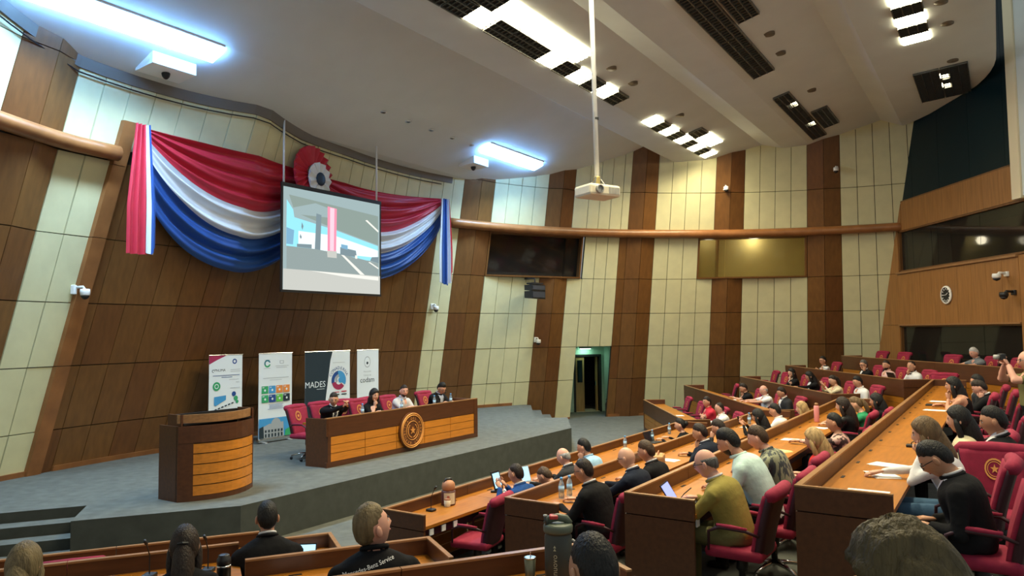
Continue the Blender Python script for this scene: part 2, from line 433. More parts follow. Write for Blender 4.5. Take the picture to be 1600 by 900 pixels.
MB().box(11.96, 12.2, 17.45, 22.95, .07, .115).build('sill', M_CAP, bwall)
def flat_window(name, y0, y1, z0, z1, n, glass, depth, inner):
    fr = MB().box(12.02, 12.2, y0, y1, z0, z0 + .05).box(12.02, 12.2, y0, y1, z1 - .05, z1).box(12.02, 12.2, y0, y0 + .05, z0, z1).box(12.02, 12.2, y1 - .05, y1, z0, z1)
    o = struct(name, fr, M_WOODW)
    for i in range(n):
        a = y0 + .05 + (y1 - y0 - .1) * i / n; b = y0 + .05 + (y1 - y0 - .1) * (i + 1) / n
        MB().box(12.10, 12.115, a + .008, b - .008, z0 + .05, z1 - .05).build('pane', glass, o)
    return o
flat_window('window_3', 17.0, 22.85, 1.72, 3.0, 3, M_PANE, 1, None)
flat_window('window_4', 17.0, 22.95, -1.5, .08, 3, M_PANE, 1, None)
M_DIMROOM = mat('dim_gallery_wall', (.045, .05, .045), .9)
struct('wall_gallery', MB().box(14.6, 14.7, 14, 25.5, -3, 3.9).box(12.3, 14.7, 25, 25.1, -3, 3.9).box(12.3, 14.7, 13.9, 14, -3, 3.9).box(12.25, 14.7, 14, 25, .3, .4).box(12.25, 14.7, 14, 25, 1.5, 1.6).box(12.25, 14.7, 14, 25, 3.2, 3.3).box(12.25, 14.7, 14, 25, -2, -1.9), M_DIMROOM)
# upper gallery: dark teal glass rising behind the ceiling edge
o = struct('window_5', MB().box(12.0, 12.12, 14.5, 17.62, 3.85, 3.9).box(12.0, 12.12, 14.5, 25, 3.86, 3.9), M_WOODW)
for i in range(7):
    MB().box(12.05, 12.07, 15.0 + i * 1.4 + .004, 16.4 + i * 1.4 - .004, 3.9, 9.5).build('pane', M_GLASSB, o)
struct('wall_gallery_upper', MB().box(12.4, 12.5, 12, 26, 3.8, 9.6), mat('teal_curtain', (.01, .035, .05), .8, var=.3, vscale=2, stretch=(1, 6, .3)))
struct('column', MB().box(11.86, 12.18, 17.05, 17.36, 3.0, 9.0), M_COLUMN)
struct('wall_rear_right', MB().box(11.9, 12.2, 12, 17.04, 3.05, 9.0), M_CEIL)
t = thing('wall_clock', 'round black-faced wall clock with white rim on the honey wood wall', 'clock', (11.985, 20.37, .9))
M = Matrix.Rotation(-PI / 2, 4, 'Y')
def rot_mb(mb, M):
    mb.v = [tuple(M @ Vector(v)) for v in mb.v]; return mb
rot_mb(MB().lathe([(.25, 0), (.25, .03), (.21, .045), (.21, .02)], 28), M).build('rim', M_PAPER, t)
rot_mb(MB().lathe([(.213, .0), (.213, .022)], 28), M).build('dial', mat('clock_black', (.01, .012, .012), .5), t)
for k in range(12):
    mb = MB(); a = k * PI / 6; c, s_ = math.cos(a), math.sin(a)
    q = [(.145 * s_ - .012 * c, .145 * c + .012 * s_), (.145 * s_ + .012 * c, .145 * c - .012 * s_), (.19 * s_ + .012 * c, .19 * c - .012 * s_), (.19 * s_ - .012 * c, .19 * c + .012 * s_)]
    mb.prism(q, .022, .026)
    rot_mb(mb, M).build('hour_mark', M_PAPER, t)
for nm, a, l, wd in (('hour_hand', 5.05 * PI / 6, .10, .009), ('minute_hand', -.05, .15, .007)):
    c, s_ = math.cos(a), math.sin(a)
    rot_mb(MB().prism([(-wd * c, wd * s_), (wd * c, -wd * s_), (l * s_ + wd * c, l * c - wd * s_), (l * s_ - wd * c, l * c + wd * s_)], .026, .031), M).build(nm, M_WPL, t)

# ------------------------------------------------------------------ ceiling
PROF = [(-9, 4.0), (-2.6, 4.4), (-1.0, 4.98), (.8, 5.80), (1.5, 5.36), (2.4, 5.44), (3.9, 5.84), (4.45, 5.72), (5.2, 5.78), (7.2, 6.30), (7.75, 6.08), (10.15, 6.25)]
PA = [p[0] for p in PROF]; PZ = [p[1] for p in PROF]
def CZ(a): return float(np.interp(a, PA, PZ))
def a_end(l):
    return 10.15 if l < 8.6 else 10.15 - 2.3 * ((l - 8.6) / 4.8) ** 2.2
ls = [-15 + i * .8 for i in range(30)] + [9 + i * .45 for i in range(12)]
mb = MB()
for l0, l1 in zip(ls[:-1], ls[1:]):
    for (a0, z0), (a1, z1) in zip(PROF[:-1], PROF[1:]):
        e0, e1 = a_end(l0), a_end(l1)
        q = [(min(a0, e0), l0), (min(a1, e0), l0), (min(a1, e1), l1), (min(a0, e1), l1)]
        if q[0][0] >= q[1][0] and q[3][0] >= q[2][0]: continue
        pts = []
        for a, l in q:
            z = z0 + (z1 - z0) * (a - a0) / (a1 - a0); pts.append(W(a, l, z))
        mb.add(pts, [(0, 1, 2, 3)])
    e0, e1 = a_end(l0), a_end(l1)
    mb.add([W(e0, l0, CZ(e0)), W(e0, l0, CZ(e0) + .5), W(e1, l1, CZ(e1) + .5), W(e1, l1, CZ(e1))], [(0, 1, 2, 3)])
ceil = struct('ceiling', mb, M_CEIL)
sm = ceil.modifiers.new('weld', 'WELD'); sm.merge_threshold = .001
# cove shadow as a dark-coloured strip, and cable, under the stage ceiling
def ceil_on_wall(d):
    z = 4.4
    for _ in range(25):
        p = WP(d, z); a = float(np.dot(np.array([p.x, p.y]) - O, AX)); z = .5 * z + .5 * CZ(a)
    return z
mb = MB(); cab = []
for i in range(33):
    d = 196 - i * 2.0; z = ceil_on_wall(d); z2 = ceil_on_wall(d - 2)
    mb.hexa([WP(d - 2, z2 - .16, .06), WP(d, z - .16, .06), WP(d, z - .16, -.02), WP(d - 2, z2 - .16, -.02), WP(d - 2, z2 + .04, .06), WP(d, z + .04, .06), WP(d, z + .04, -.02), WP(d - 2, z2 + .04, -.02)])
    cab.append(WP(d, z - .24, .08))
struct('trim_5', mb, mat('cove_shadow', (.16, .145, .12), .8))
tag(MB().tube(cab, .013, 5).build('wall_cable', M_BLACK), 'thin black cable running along the top of the stage wall', 'cable')
# fixtures
def cquad(mb, a0, a1, l0, l1, dz0, dz1, mi=0):
    mb.hexa([W(a0, l0, CZ(a0) + dz0), W(a1, l0, CZ(a1) + dz0), W(a1, l1, CZ(a1) + dz0), W(a0, l1, CZ(a0) + dz0),
             W(a0, l0, CZ(a0) + dz1), W(a1, l0, CZ(a1) + dz1), W(a1, l1, CZ(a1) + dz1), W(a0, l1, CZ(a0) + dz1)], mi)
def fixture(label, cells, lit_mat=None):
    t = thing('ceiling_light', label, 'ceiling light', (0, 0, 0), group='louvered ceiling lights')
    for a0, a1, l0, l1, lit in cells:
        if lit:
            mb = MB(); cquad(mb, a0 + .02, a1 - .02, l0 + .02, l1 - .02, -.025, -.005); mb.build('lit_panel', lit_mat or M_LIT, t)
            mb = MB()
            for i in range(1, 4):
                a = a0 + .02 + (a1 - a0 - .04) * i / 4; cquad(mb, a - .006, a + .006, l0 + .02, l1 - .02, -.045, -.026)
            mb.build('louver', M_LOUV, t)
        else:
            mb = MB(); cquad(mb, a0 + .01, a1 - .01, l0 + .01, l1 - .01, -.012, -.004); mb.build('reflector', M_LOUVD, t)
            mb = MB()
            for i in range(4):
                a = a0 + .02 + (a1 - a0 - .04) * i / 3; cquad(mb, a - .009, a + .009, l0 + .015, l1 - .015, -.06, -.01)
            n = 6
            for i in range(n):
                l = l0 + .02 + (l1 - l0 - .04) * i / (n - 1); cquad(mb, a0 + .015, a1 - .015, l - .006, l + .006, -.05, -.012)
            mb.build('louver', M_LOUV, t)
    return t
C1, C2, C3 = 2.42, 2.86, 3.29
pat = lambda a0, a1, l0, pitch, s: [(a0, a1, l0 + i * pitch, l0 + (i + 1) * pitch, ch == '1') for i, ch in enumerate(s)]
def lamp(t, a, l, sa, sl_, power, col, spread=125):
    """downward beam of a fixture, shaped by its louvers"""
    d = bpy.data.lights.new('beam', 'AREA'); d.shape = 'RECTANGLE'; d.size = sa; d.size_y = sl_; d.energy = power; d.color = col; d.spread = math.radians(spread)
    o = link('beam', d, t); o.location = W(a, l, CZ(a) - .15); o.rotation_euler = (0, 0, math.atan2(AX[1], AX[0]))
t = fixture('long checkered louver light above the hall, ending beside the projector pole', pat(C1, C2, -6.25, .60, '000000001' + '000101010') + pat(C2, C3, -4.82, .61, '00000011111'))
lamp(t, 2.85, 1.0, .9, 5.0, 135, WARM)
t = fixture('short checkered louver light nearest the far wall, left of two', pat(2.38, 2.81, 6.3, .55, '101010101') + pat(2.84, 3.26, 8.5, .63, '011'))
lamp(t, 2.7, 8.8, .8, 4.6, 165, WARM, 150)
t = fixture('long louver light in the second ceiling bay, lit only in its unseen part', pat(5.42, 5.92, -5.56, .63, '1' * 10 + '00000000') + pat(5.95, 6.38, 1.0, .6, '000'))
lamp(t, 5.67, -2.4, .5, 6.0, 105, WARM)  # unseen cells and beam kept lit to brighten the hall
fixture('short mostly unlit louver light near the far wall in the second bay', pat(5.40, 5.82, 7.55, .606, '00000000') + pat(5.86, 6.30, 9.8, .63, '000') + [(5.62, 5.80, 8.4, 8.7, True), (5.62, 5.80, 10.6, 10.9, True)])
t = fixture('striped louver light in the rear ceiling bay at the top edge', pat(8.45, 9.0, 1.29, .57, '101010101'))
lamp(t, 8.72, 3.8, .5, 5.0, 75, WARM)
fixture('unlit louver light by the rear ceiling edge with two small lit squares', pat(8.44, 9.0, 8.6, .65, '0000') + pat(9.0, 9.6, 8.6, .65, '0000') + [(8.98, 9.18, 9.1, 9.45, True), (8.98, 9.18, 9.9, 10.25, True)])
t = fixture('louver light in the rear bay behind the viewer', pat(8.49, 9.02, -7, .62, '1101011010'))
lamp(t, 8.75, -4.0, .5, 5.5, 75, WARM)
def strip(label, l0, l1):
    t = thing('stage_tube_light', label, 'ceiling light', (0, 0, 0), group='stage tube lights')
    lamp(t, -1.18, (l0 + l1) / 2, .28, l1 - l0, 46 * (l1 - l0), (.60, .83, 1.0), 120)
    n = max(2, round((l1 - l0) / .9))
    for i in range(n):
        mb = MB(); cquad(mb, -1.33, -1.02, l0 + (l1 - l0) * i / n + .006, l0 + (l1 - l0) * (i + 1) / n - .006, -.11, -.004); mb.build('tube_panel', M_STRIP, t)
    mb = MB(); cquad(mb, -1.36, -1.33, l0, l1, -.03, -.002); cquad(mb, -1.02, -.99, l0, l1, -.03, -.002); mb.build('frame', M_WPL, t)
strip('long white tube light over the left of the stage', -6.9, -3.68)
strip('shorter white tube light over the right of the stage', 4.3, 7.0)
def soffit(label, l, w_):
    t = thing('camera_box', label, 'camera box', W(-1.85, l, CZ(-1.85)), math.atan2(LA[1], LA[0]))
    MB().hexa([(-w_, -.22, -.12), (w_, -.22, -.12), (w_, .3, -.16), (-w_, .3, -.16), (-w_, -.22, .12), (w_, -.22, .12), (w_, .3, .02), (-w_, .3, .02)]).build('housing', M_WPL, t)
    MB().lathe([(.07, -.13), (.07, -.16), (.06, -.2), (.035, -.235), (.005, -.25)], 12, c=(0, .05, 0)).build('dome', M_BLACK, t, True)
soffit('white ceiling box with black dome camera by the long tube light', -4.2, .40)
soffit('small white ceiling box with dome camera by the shorter tube light', 4.75, .33)
k = 0
for a, l in ((3.19, 2.86), (3.18, 4.0), (3.16, 7.02), (6.25, 3.92), (6.19, 5.1), (6.21, 8.18), (9.28, 4.59), (9.32, 5.8), (9.3, 8.3)):
    p = W(a, l, CZ(a))
    names = ['just right of the projector pole', 'second right of the projector pole', 'above the far checkered light', 'first in the second bay, near the top edge', 'second in the second bay', 'above the far unlit light', 'beside the striped light, at the top edge', 'beside the striped light, second', 'above the rear unlit light']
    t = thing('downlight', 'small round recessed downlight ' + names[k], 'downlight', p, group='round downlights'); k += 1
    MB().lathe([(.12, -.022), (.12, .03), (.09, .03), (.09, -.02)], 18).build('ring', mat('brown_ring', (.14, .11, .07), .5), t, True)
    MB().lathe([(.089, -.016), (.089, -.006)], 18).build('bulb_face', M_BLACK, t)
for i in range(5):
    a, l = -.98 - i * .02, .5 + i * .85
    o = thing('stage_spot', 'small pale spot lamp in the row along the ceiling crease, number %s from the screen' % ['first', 'second', 'third', 'fourth', 'fifth'][i], 'spot lamp', W(a - .25, l, CZ(a - .25)), group='crease spot lamps')
    MB().lathe([(.07, -.02), (.07, .0), (.05, .0), (.05, -.02)], 14).build('ring', M_WPL, o, True)
    MB().lathe([(.05, -.012), (.05, -.004)], 14).build('lens', M_GREYP, o)
# ------------------------------------------------------------------ flag drape on the wall
dr = thing('flag_drape', 'red white and blue satin bunting swagged across the stage wall', 'bunting', (0, 0, 0))
def swag(tl, tr, zl, zr_, sag, ph):
    def fn(v0, v1):
        def f(u, vv):
            v = v0 + (v1 - v0) * vv
            th = tl + (tr - tl) * u
            sh = max(0, math.sin(PI * u)) ** (1.08 - .66 * v)
            zt = zl + (zr_ - zl) * u - .06 * math.sin(PI * u)
            z = zt - sag * v * sh
            env = min(1, 5 * u, 5 * (1 - u))
            off = .15 + .20 * v * sh + env * (.055 * math.sin(v * 46 + ph + 2.2 * math.sin(3 * u)) + .03 * math.sin(v * 83 + 4 * u + ph))
            return WP(th, z, off)
        return f
    for nm, m, v0, v1 in (('red_band', M_RED, 0, .455), ('white_band', M_WSAT, .455, .70), ('blue_band', M_BLUE, .70, 1.0)):
        MB().grid(fn(v0, v1), 56, 36).build(nm, m, dr, True)
swag(175.2, 152.5, 3.66, 3.62, 2.30, .4)
swag(154.8, 131.0, 3.58, 3.75, 2.22, 1.7)
def tail(top, dirv, w0, w1, z0, z1, mats, ph):
    """cloth end hanging plumb from its fixing point"""
    n_ = Vector((-dirv.y, dirv.x, 0))
    if n_.dot(Vector((CX, CY, 0)) - top) < 0: n_ = -n_
    for i, (nm, m, f0, f1, lo, hi) in enumerate(mats):
        def f(u, v, f0=f0, f1=f1, lo=lo, hi=hi, i=i):
            x = f0 + (f1 - f0) * u
            w_ = w0 + (w1 - w0) * min(1, v * 1.6)
            p = top + dirv * ((x - .5) * w_) + n_ * (.045 * math.sin(x * 24 + ph) + .012 * i)
            return Vector((p.x, p.y, z0 + (z1 - z0) * v * (lo + (hi - lo) * u)))
        MB().grid(f, 18, 20).build(nm, m, dr, True)
tail(Vector((-6.36, 12.62, 0)), Vector((.55, .835, 0)), .26, .52, 3.66, 1.40, [('red_tail', M_RED, 0, .74, 1, 1), ('white_tail', M_WSAT, .66, .86, .98, 1.0), ('blue_tail', M_BLUE, .80, 1.0, 1.0, .94)], 0)
tail(Vector((-1.84, 20.40, 0)), Vector((.62, .78, 0)), .30, .52, 3.72, 1.36, [('white_tail', M_WSAT, 0, .35, .98, 1), ('blue_tail', M_BLUE, .22, .72, 1, 1.02), ('white_tail', M_WSAT, .66, .84, 1, .99), ('red_tail', M_RED, .80, 1.0, .98, .86)], 1.0)
# rosette
rc = WP(156.8, 3.52, .40); rdir = (W(1, 0) - W(0, 0)); rn = Vector((CX, CY, 3.6)) - WP(156.8, 3.6); rn.z = 0; rn.normalize()
t = thing('rosette', 'large round red rosette with pleated white ring and dark centre above the screen', 'rosette', rc, rz_of(rn))
def pleat(r0, r1, n, y, amp, m, nm, cx=0, cz=0):
    vs, fs = [], []
    k = n * 2
    for i in range(k):
        a = 2 * PI * i / k; dd = amp if i % 2 else -amp
        vs += [(cx + r0 * math.cos(a), y + dd * .3, cz + r0 * math.sin(a)), (cx + r1 * math.cos(a), y + dd, cz + r1 * math.sin(a)), (cx + r0 * math.cos(a), y - .03, cz + r0 * math.sin(a)), (cx + r1 * math.cos(a), y - .03, cz + r1 * math.sin(a))]
    for i in range(k):
        j = (i + 1) % k
        fs += [(4 * i, 4 * i + 1, 4 * j + 1, 4 * j), (4 * i + 2, 4 * j + 2, 4 * j + 3, 4 * i + 3), (4 * i + 1, 4 * i + 3, 4 * j + 3, 4 * j + 1)]
    MB().add(vs, fs).build(nm, m, t, False)
pleat(.2, .62, 22, 0, .05, M_RED, 'red_ruffle'); pleat(.12, .37, 11, .09, .035, M_WSAT, 'white_ruffle', -.12, -.10)
MB().ball((-.12, .11, -.10), (.15, .05, .15), 16, 8).build('centre', mat('dark_navy_satin', (.01, .03, .06), .5), t, True)

# ------------------------------------------------------------------ projection screen
sl, sr, sb, st = -1.305, 1.55, .93, 3.10
t = thing('projection_screen', 'hanging white projection screen showing a street picture', 'screen', W(-2.35, 0, 0), math.atan2(LA[1], LA[0]))
# local x = lateral, local y = towards wall (-axis)
MB().box(sl, sr, 0, .012, sb, st).build('sheet', mat('screen_cloth', (.62, .64, .60), .8), t)
MB().box(sl - .05, sr + .05, -.012, .03, st - .015, st + .07).build('top_casing', M_BLACK, t)
MB().box(sl - .05, sl, -.006, .02, sb - .03, st).build('side_border', M_BLACK, t); MB().box(sr, sr + .05, -.006, .02, sb - .03, st).build('side_border', M_BLACK, t)
MB().box(sl - .05, sr + .05, -.012, .022, sb - .05, sb).build('bottom_bar', M_BLACK, t)
for x in (sl + .02, sr - .09):
    MB().tube([(x, .01, st + .05), (x, .01, CZ(-2.35) + .05)], .022, 8).build('hanger_pole', M_WPL, t, True)
def em(name, c, s=1.0): return mat('picture_' + name, (0, 0, 0), .8, emit=c, estr=s * .62, spec=0)
pm = [em('haze', (.42, .55, .56), .75), em('sky', (.30, .74, .88), 1.0), em('bright', (.80, .95, .98), 1.0), em('pillar', (.95, .30, .42), .95), em('pillar_light', (.98, .62, .72), .95), em('roof', (.33, .42, .38), .75), em('ground', (.36, .44, .43), .75), em('road', (.50, .52, .48), .8), em('foot', (.62, .63, .58), .85), em('line', (.85, .85, .78), .95), em('grey', (.28, .38, .42), .7), em('blue', (.25, .5, .7), .8)]
mb = MB(); lay = [0]
def pic(poly, mi):
    lay[0] += 1; y = -.0012 * lay[0] - .002
    mb.add([(sl + (sr - sl) * u, y, st - (st - sb) * v) for u, v in poly], [tuple(range(len(poly)))], mi)
pic([(0, 0), (1, 0), (1, 1), (0, 1)], 0)
pic([(.03, .14), (.97, .14), (.97, .76), (.03, .76)], 0)
pic([(.03, .28), (.5, .36), (.98, .47), (.98, .64), (.5, .64), (.03, .58)], 1)
pic([(.14, .42), (.5, .42), (.98, .52), (.98, .60), (.55, .60), (.14, .57)], 2)
pic([(.03, .13), (.09, .22), (.12, .42), (.03, .40)], 1); pic([(.03, .40), (.10, .42), (.09, .56), (.03, .56)], 11)
pic([(.05, .08), (.98, .14), (.98, .46), (.5, .35), (.13, .25), (.09, .20)], 5)
pic([(.09, .20), (.3, .12), (.5, .16), (.5, .24), (.13, .26)], 0)
pic([(.83, .21), (.85, .20), (.985, .30), (.98, .32)], 9)
pic([(.31, .22), (.36, .23), (.35, .60), (.295, .60)], 10)
pic([(.03, .58), (.3, .58), (.55, .60), (.98, .66), (.98, .80), (.03, .80)], 6)
pic([(.03, .80), (.98, .80), (.98, .99), (.01, .99)], 7); pic([(0, .80), (1, .80), (1, 1), (0, 1)], 8)
pic([(.24, .80), (.98, .81), (.98, .85), (.6, .835)], 9)
pic([(.42, .13), (.515, .14), (.51, .58), (.42, .585)], 3); pic([(.445, .14), (.49, .14), (.485, .58), (.445, .58)], 4)
pic([(.415, .585), (.515, .58), (.515, .65), (.42, .65)], 8)
pic([(.56, .61), (.59, .61), (.82, .80), (.77, .80)], 9); pic([(.86, .66), (.88, .655), (.98, .71), (.98, .725)], 9)
pic([(.55, .53), (.72, .55), (.73, .62), (.55, .61)], 10); pic([(.56, .50), (.63, .505), (.63, .55), (.56, .54)], 11); pic([(.71, .60), (.735, .60), (.735, .635), (.71, .635)], 9)
pic([(.90, .60), (.98, .59), (.98, .66), (.88, .64)], 10); pic([(.12, .55), (.26, .54), (.26, .58), (.12, .58)], 10)
pic([(.165, .33), (.18, .37), (.17, .41), (.16, .38)], 10); pic([(.15, .45), (.165, .48), (.155, .5), (.145, .48)], 10)
mb.build('projected_picture', pm, t)

# ------------------------------------------------------------------ projector on its pole
pp = Vector((1.18, 10.0, 1.9))
t = thing('ceiling_projector', 'cream ceiling projector hanging on a long white pole', 'projector', pp, math.atan2(LA[1], LA[0]) - .45)
MB().bbox(-.26, .26, -.19, .19, -.085, .075, .035).build('body', mat('cream_plastic', (.72, .66, .50), .45), t)
MB().lathe([(.06, 0), (.06, .05), (.045, .055), (.045, .02)], 16).build('lens_ring', M_GREYP, t).matrix_local = Matrix.Translation((-.12, -.18, 0)) @ Matrix.Rotation(PI / 2, 4, 'X')
mb = MB()
for i in range(7): mb.box(.05 + i * .026, .065 + i * .026, -.196, -.188, -.05, .04)
mb.build('vent', M_GREYP, t)
MB().box(-.09, .09, -.07, .07, .075, .10).build('mount_plate', M_GREYP, t)
mb = MB()
for x, y in ((-.1, -.06), (.1, -.06), (.1, .06), (-.1, .06)): mb.tube([(x, y, .08), (x * .3, y * .3, .2)], .008, 6)
mb.build('mount_arm', M_CHROME, t)
MB().lathe([(.04, .1), (.04, .2), (.03, .22)], 10).build('mount_hub', mat('brass', (.55, .42, .15), .4, .6), t)
MB().tube([(0, 0, .18), (-.02, .02, 2.1), (-.05, .04, 3.95)], [.034, .034, .034], 10).build('pole', M_WPL, t, True)
MB().lathe([(.036, 1.0), (.036, 1.03)], 10).build('clamp', M_BLACK, t)

# ------------------------------------------------------------------ roll-up banners
def banner(label, l0, l1, a=-3.5):
    h, wd = 1.94, l1 - l0
    t = thing('roll_up_banner', label, 'banner', W(a, (l0 + l1) / 2, STAGE), math.atan2(LA[1], LA[0]), group='banners behind the head table')
    MB().bbox(-wd / 2 - .02, wd / 2 + .02, -.05, .05, .02, .09, .012).build('base', M_CHROME, t)
    MB().box(-wd / 2 + .08, -wd / 2 + .14, -.14, .14, 0, .025).box(wd / 2 - .14, wd / 2 - .08, -.14, .14, 0, .025).build('foot', M_GREYP, t)
    MB().tube([(-wd / 2 - .01, 0, h), (wd / 2 + .01, 0, h)], .012, 8).build('top_bar', M_CHROME, t)
    MB().tube([(0, .03, .05), (0, .03, h + .03)], .01, 6).build('support_pole', M_CHROME, t)
    return t, wd, h
def pr_mat(n, c): return mat('print_' + n, c, .7)
PW, PDK, PRED, PGRN, PBLU, PORG, PTEAL, PGRY = [pr_mat(n, c) for n, c in (('white', (.74, .80, .82)), ('navy', (.01, .025, .035)), ('crimson', (.35, .02, .08)), ('green', (.03, .35, .13)), ('blue', (.05, .3, .6)), ('orange', (.75, .25, .05)), ('teal', (.01, .16, .2)), ('grey', (.35, .38, .40)))]
PLGR, PDBL, PFLAG = pr_mat('lime', (.12, .5, .06)), pr_mat('dark_blue', (.01, .06, .25)), pr_mat('flag_red', (.55, .03, .07))
PMATS = [PW, PDK, PRED, PGRN, PBLU, PORG, PTEAL, PGRY, PLGR, PDBL, PFLAG]
class Print:
    def __init__(s, wd, h): s.mb, s.w, s.h, s.k = MB(), wd, h, 0
    def _p(s, u, v): return (-s.w / 2 + s.w * u, -.003 - .0006 * s.k, s.h - (s.h - .09) * v)
    def poly(s, pts, mi): s.k += 1; s.mb.add([s._p(u, v) for u, v in pts], [tuple(range(len(pts)))], mi)
    def rect(s, u0, v0, u1, v1, mi): s.poly([(u0, v0), (u1, v0), (u1, v1), (u0, v1)], mi)
    def disc(s, u, v, r, mi, a0=0, a1=2 * PI, r0=0):
        s.k += 1; c = s._p(u, v); n = 20
        if r0 == 0 and abs(a1 - a0) > 6:
            s.mb.add([(c[0] + r * math.cos(2 * PI * i / n), c[1], c[2] + r * math.sin(2 * PI * i / n)) for i in range(n)], [tuple(range(n))], mi)
        else:
            vs = [(c[0] + q * math.cos(a0 + (a1 - a0) * i / n), c[1], c[2] + q * math.sin(a0 + (a1 - a0) * i / n)) for i in range(n + 1) for q in (max(r0, .0005), r)]
            s.mb.add(vs, [(2 * i, 2 * i + 1, 2 * i + 3, 2 * i + 2) for i in range(n)], mi)
    def text(s, u, v, body, size, mi, arc=None):
        s.k += 1; c = s._p(u, v)
        if arc:
            n = len(body)
            for i, ch in enumerate(body):
                if ch == ' ': continue
                a = PI / 2 + arc[1] * (.5 - (i + .5) / n); vs, fs = text_geo(ch, size)
                s.mb.add([(c[0] + (arc[0] + p.y) * math.cos(a) + p.x * math.sin(a), c[1], c[2] + (arc[0] + p.y) * math.sin(a) - p.x * math.cos(a)) for p in vs], fs, mi)
            return
        vs, fs = text_geo(body, size); s.mb.add([(c[0] + p.x, c[1], c[2] + p.y) for p in vs], fs, mi)
    def lines(s, u0, u1, v, n, dv, mi, th=.004):
        for i in range(n):
            k = random.uniform(0, .12) * (u1 - u0); s.rect(u0 + k, v + i * dv, u1 - k, v + i * dv + th, mi)
    def build(s, t):
        s.mb.build('printed_sheet', PMATS, t)
        MB().box(-s.w / 2, s.w / 2, 0.0, .004, .08, s.h).build('sheet_back', PGRY, t)
t, wd, h = banner('white roll-up banner with crimson corner and green dial behind the lectern', -2.19, -1.40)
p = Print(wd, h); p.rect(0, 0, 1, 1, 0); p.poly([(0, 0), (.55, 0), (.25, .05), (0, .10)], 2)
p.disc(.76, .075, .055, 9, r0=.03); p.text(.32, .17, 'PNUMA', .075, 1); p.disc(.12, .175, .03, 1, .5, 5.2, .018); p.lines(.62, .95, .165, 2, .02, 7); p.lines(.1, .92, .225, 1, .02, 9, .006); p.lines(.35, .7, .245, 1, .02, 9, .006); p.lines(.55, .93, .275, 1, .02, 7); p.text(.85, .31, 'ODS', .04, 7)
p.disc(.22, .345, .09, 3); p.disc(.22, .345, .05, 0); p.disc(.22, .345, .035, 3); p.lines(.62, .93, .37, 1, .02, 7)
p.poly([(.15, .46), (.5, .45), (.5, .5), (.35, .53), (.2, .56), (.15, .55)], 4); p.disc(.74, .44, .05, 9); p.disc(.80, .49, .05, 3); p.disc(.84, .53, .035, 3)
for i in range(6): p.poly([(.15 + i * .1, .60 - i * .012), (.22 + i * .1, .59 - i * .012), (.23 + i * .1, .605 - i * .012), (.17 + i * .1, .612 - i * .012)], 1)
p.lines(.3, .7, .68, 1, .02, 9); p.build(t)
t, wd, h = banner('white roll-up banner with eight coloured squares and a palace picture', -.98, -.08)
p = Print(wd, h); p.rect(0, 0, 1, 1, 0)
p.disc(.25, .12, .085, 6, .3, 3.6, .05); p.disc(.25, .12, .085, 3, 3.6, 6.0, .05); p.lines(.13, .36, .075, 1, .01, 7, .003); p.lines(.12, .36, .175, 1, .01, 7, .004); p.rect(.62, .09, .74, .125, 7); p.rect(.635, .095, .725, .12, 0); p.lines(.48, .9, .15, 1, .02, 7); p.lines(.5, .85, .17, 1, .02, 7)
p.lines(.1, .92, .29, 1, .02, 7, .005); p.lines(.3, .7, .315, 1, .02, 7, .004)
for i, c in enumerate([3, 4, 5, 5, 3, 9, 8, 1]):
    x, y = .08 + (i % 4) * .215, .385 + (i // 4) * .105
    p.rect(x, y, x + .195, y + .088, c); p.disc(x + .1, y + .05, .025, 0); p.rect(x + .02, y + .012, x + .08, y + .02, 0)
p.lines(.25, .75, .60, 5, .014, 9, .004)
p.rect(0, .765, 1, .99, 4); p.poly([(.12, .99), (.12, .86), (.3, .83), (.72, .82), (.74, .99)], 7)
p.disc(.5, .84, .13, 7, 0, PI)
for i in range(6): p.rect(.17 + i * .095, .90, .22 + i * .095, .93, 1); p.rect(.17 + i * .095, .945, .22 + i * .095, .985, 1)
p.poly([(0, .87), (.12, .85), (.14, .99), (0, .99)], 1); p.poly([(.78, .92), (1, .88), (1, .99), (.76, .99)], 3); p.build(t)
t, wd, h = banner('wide banner, dark navy on the left and white on the right, behind the dark-suited speaker', .30, 1.71)
p = Print(wd, h); p.rect(0, 0, 1, 1, 0); p.poly([(0, 0), (.60, 0), (.55, .12), (.45, .6), (.40, 1), (0, 1)], 1)
p.text(.22, .42, 'MADES', .20, 0); p.rect(.25, .475, .42, .48, 0); p.lines(.6, .88, .15, 1, .02, 7)
p.text(.74, .38, 'CONADERNA', .105, 9, arc=(.29, 2.5))
p.disc(.74, .385, .235, 4, -.5, 1.7, .08); p.disc(.74, .385, .235, 9, 1.7, 3.4, .14); p.disc(.74, .385, .225, 2, 3.4, 5.6, .10); p.disc(.74, .37, .12, 7, 1.6, 4.0, .05); p.disc(.78, .38, .07, 4)
p.rect(.63, .53, .75, .54, 10); p.rect(.80, .525, .92, .54, 10); p.rect(.64, .56, .75, .575, 1); p.rect(.80, .56, .92, .575, 1); p.lines(.6, .95, .65, 2, .02, 7); p.disc(.78, .97, .12, 9); p.build(t)
t, wd, h = banner('narrow white banner with an oval emblem, rightmost of the banners', 1.96, 2.72)
p = Print(wd, h); p.rect(0, 0, 1, 1, 0)
p.k += 1; c = p._p(.47, .165); n = 24
p.mb.add([(c[0] + q * .11 * math.cos(2 * PI * i / n), c[1], c[2] + q * .14 * math.sin(2 * PI * i / n)) for i in range(n) for q in (.86, 1)], [(2 * i, 2 * i + 1, (2 * i + 3) % (2 * n), (2 * i + 2) % (2 * n)) for i in range(n)], 7)
p.disc(.47, .18, .035, 1); p.text(.47, .295, 'Honorable', .06, 7); p.text(.47, .345, 'Cámara de', .06, 7); p.text(.47, .41, 'codam', .19, 1); p.rect(0, .8, 1, 1, 7); p.build(t)

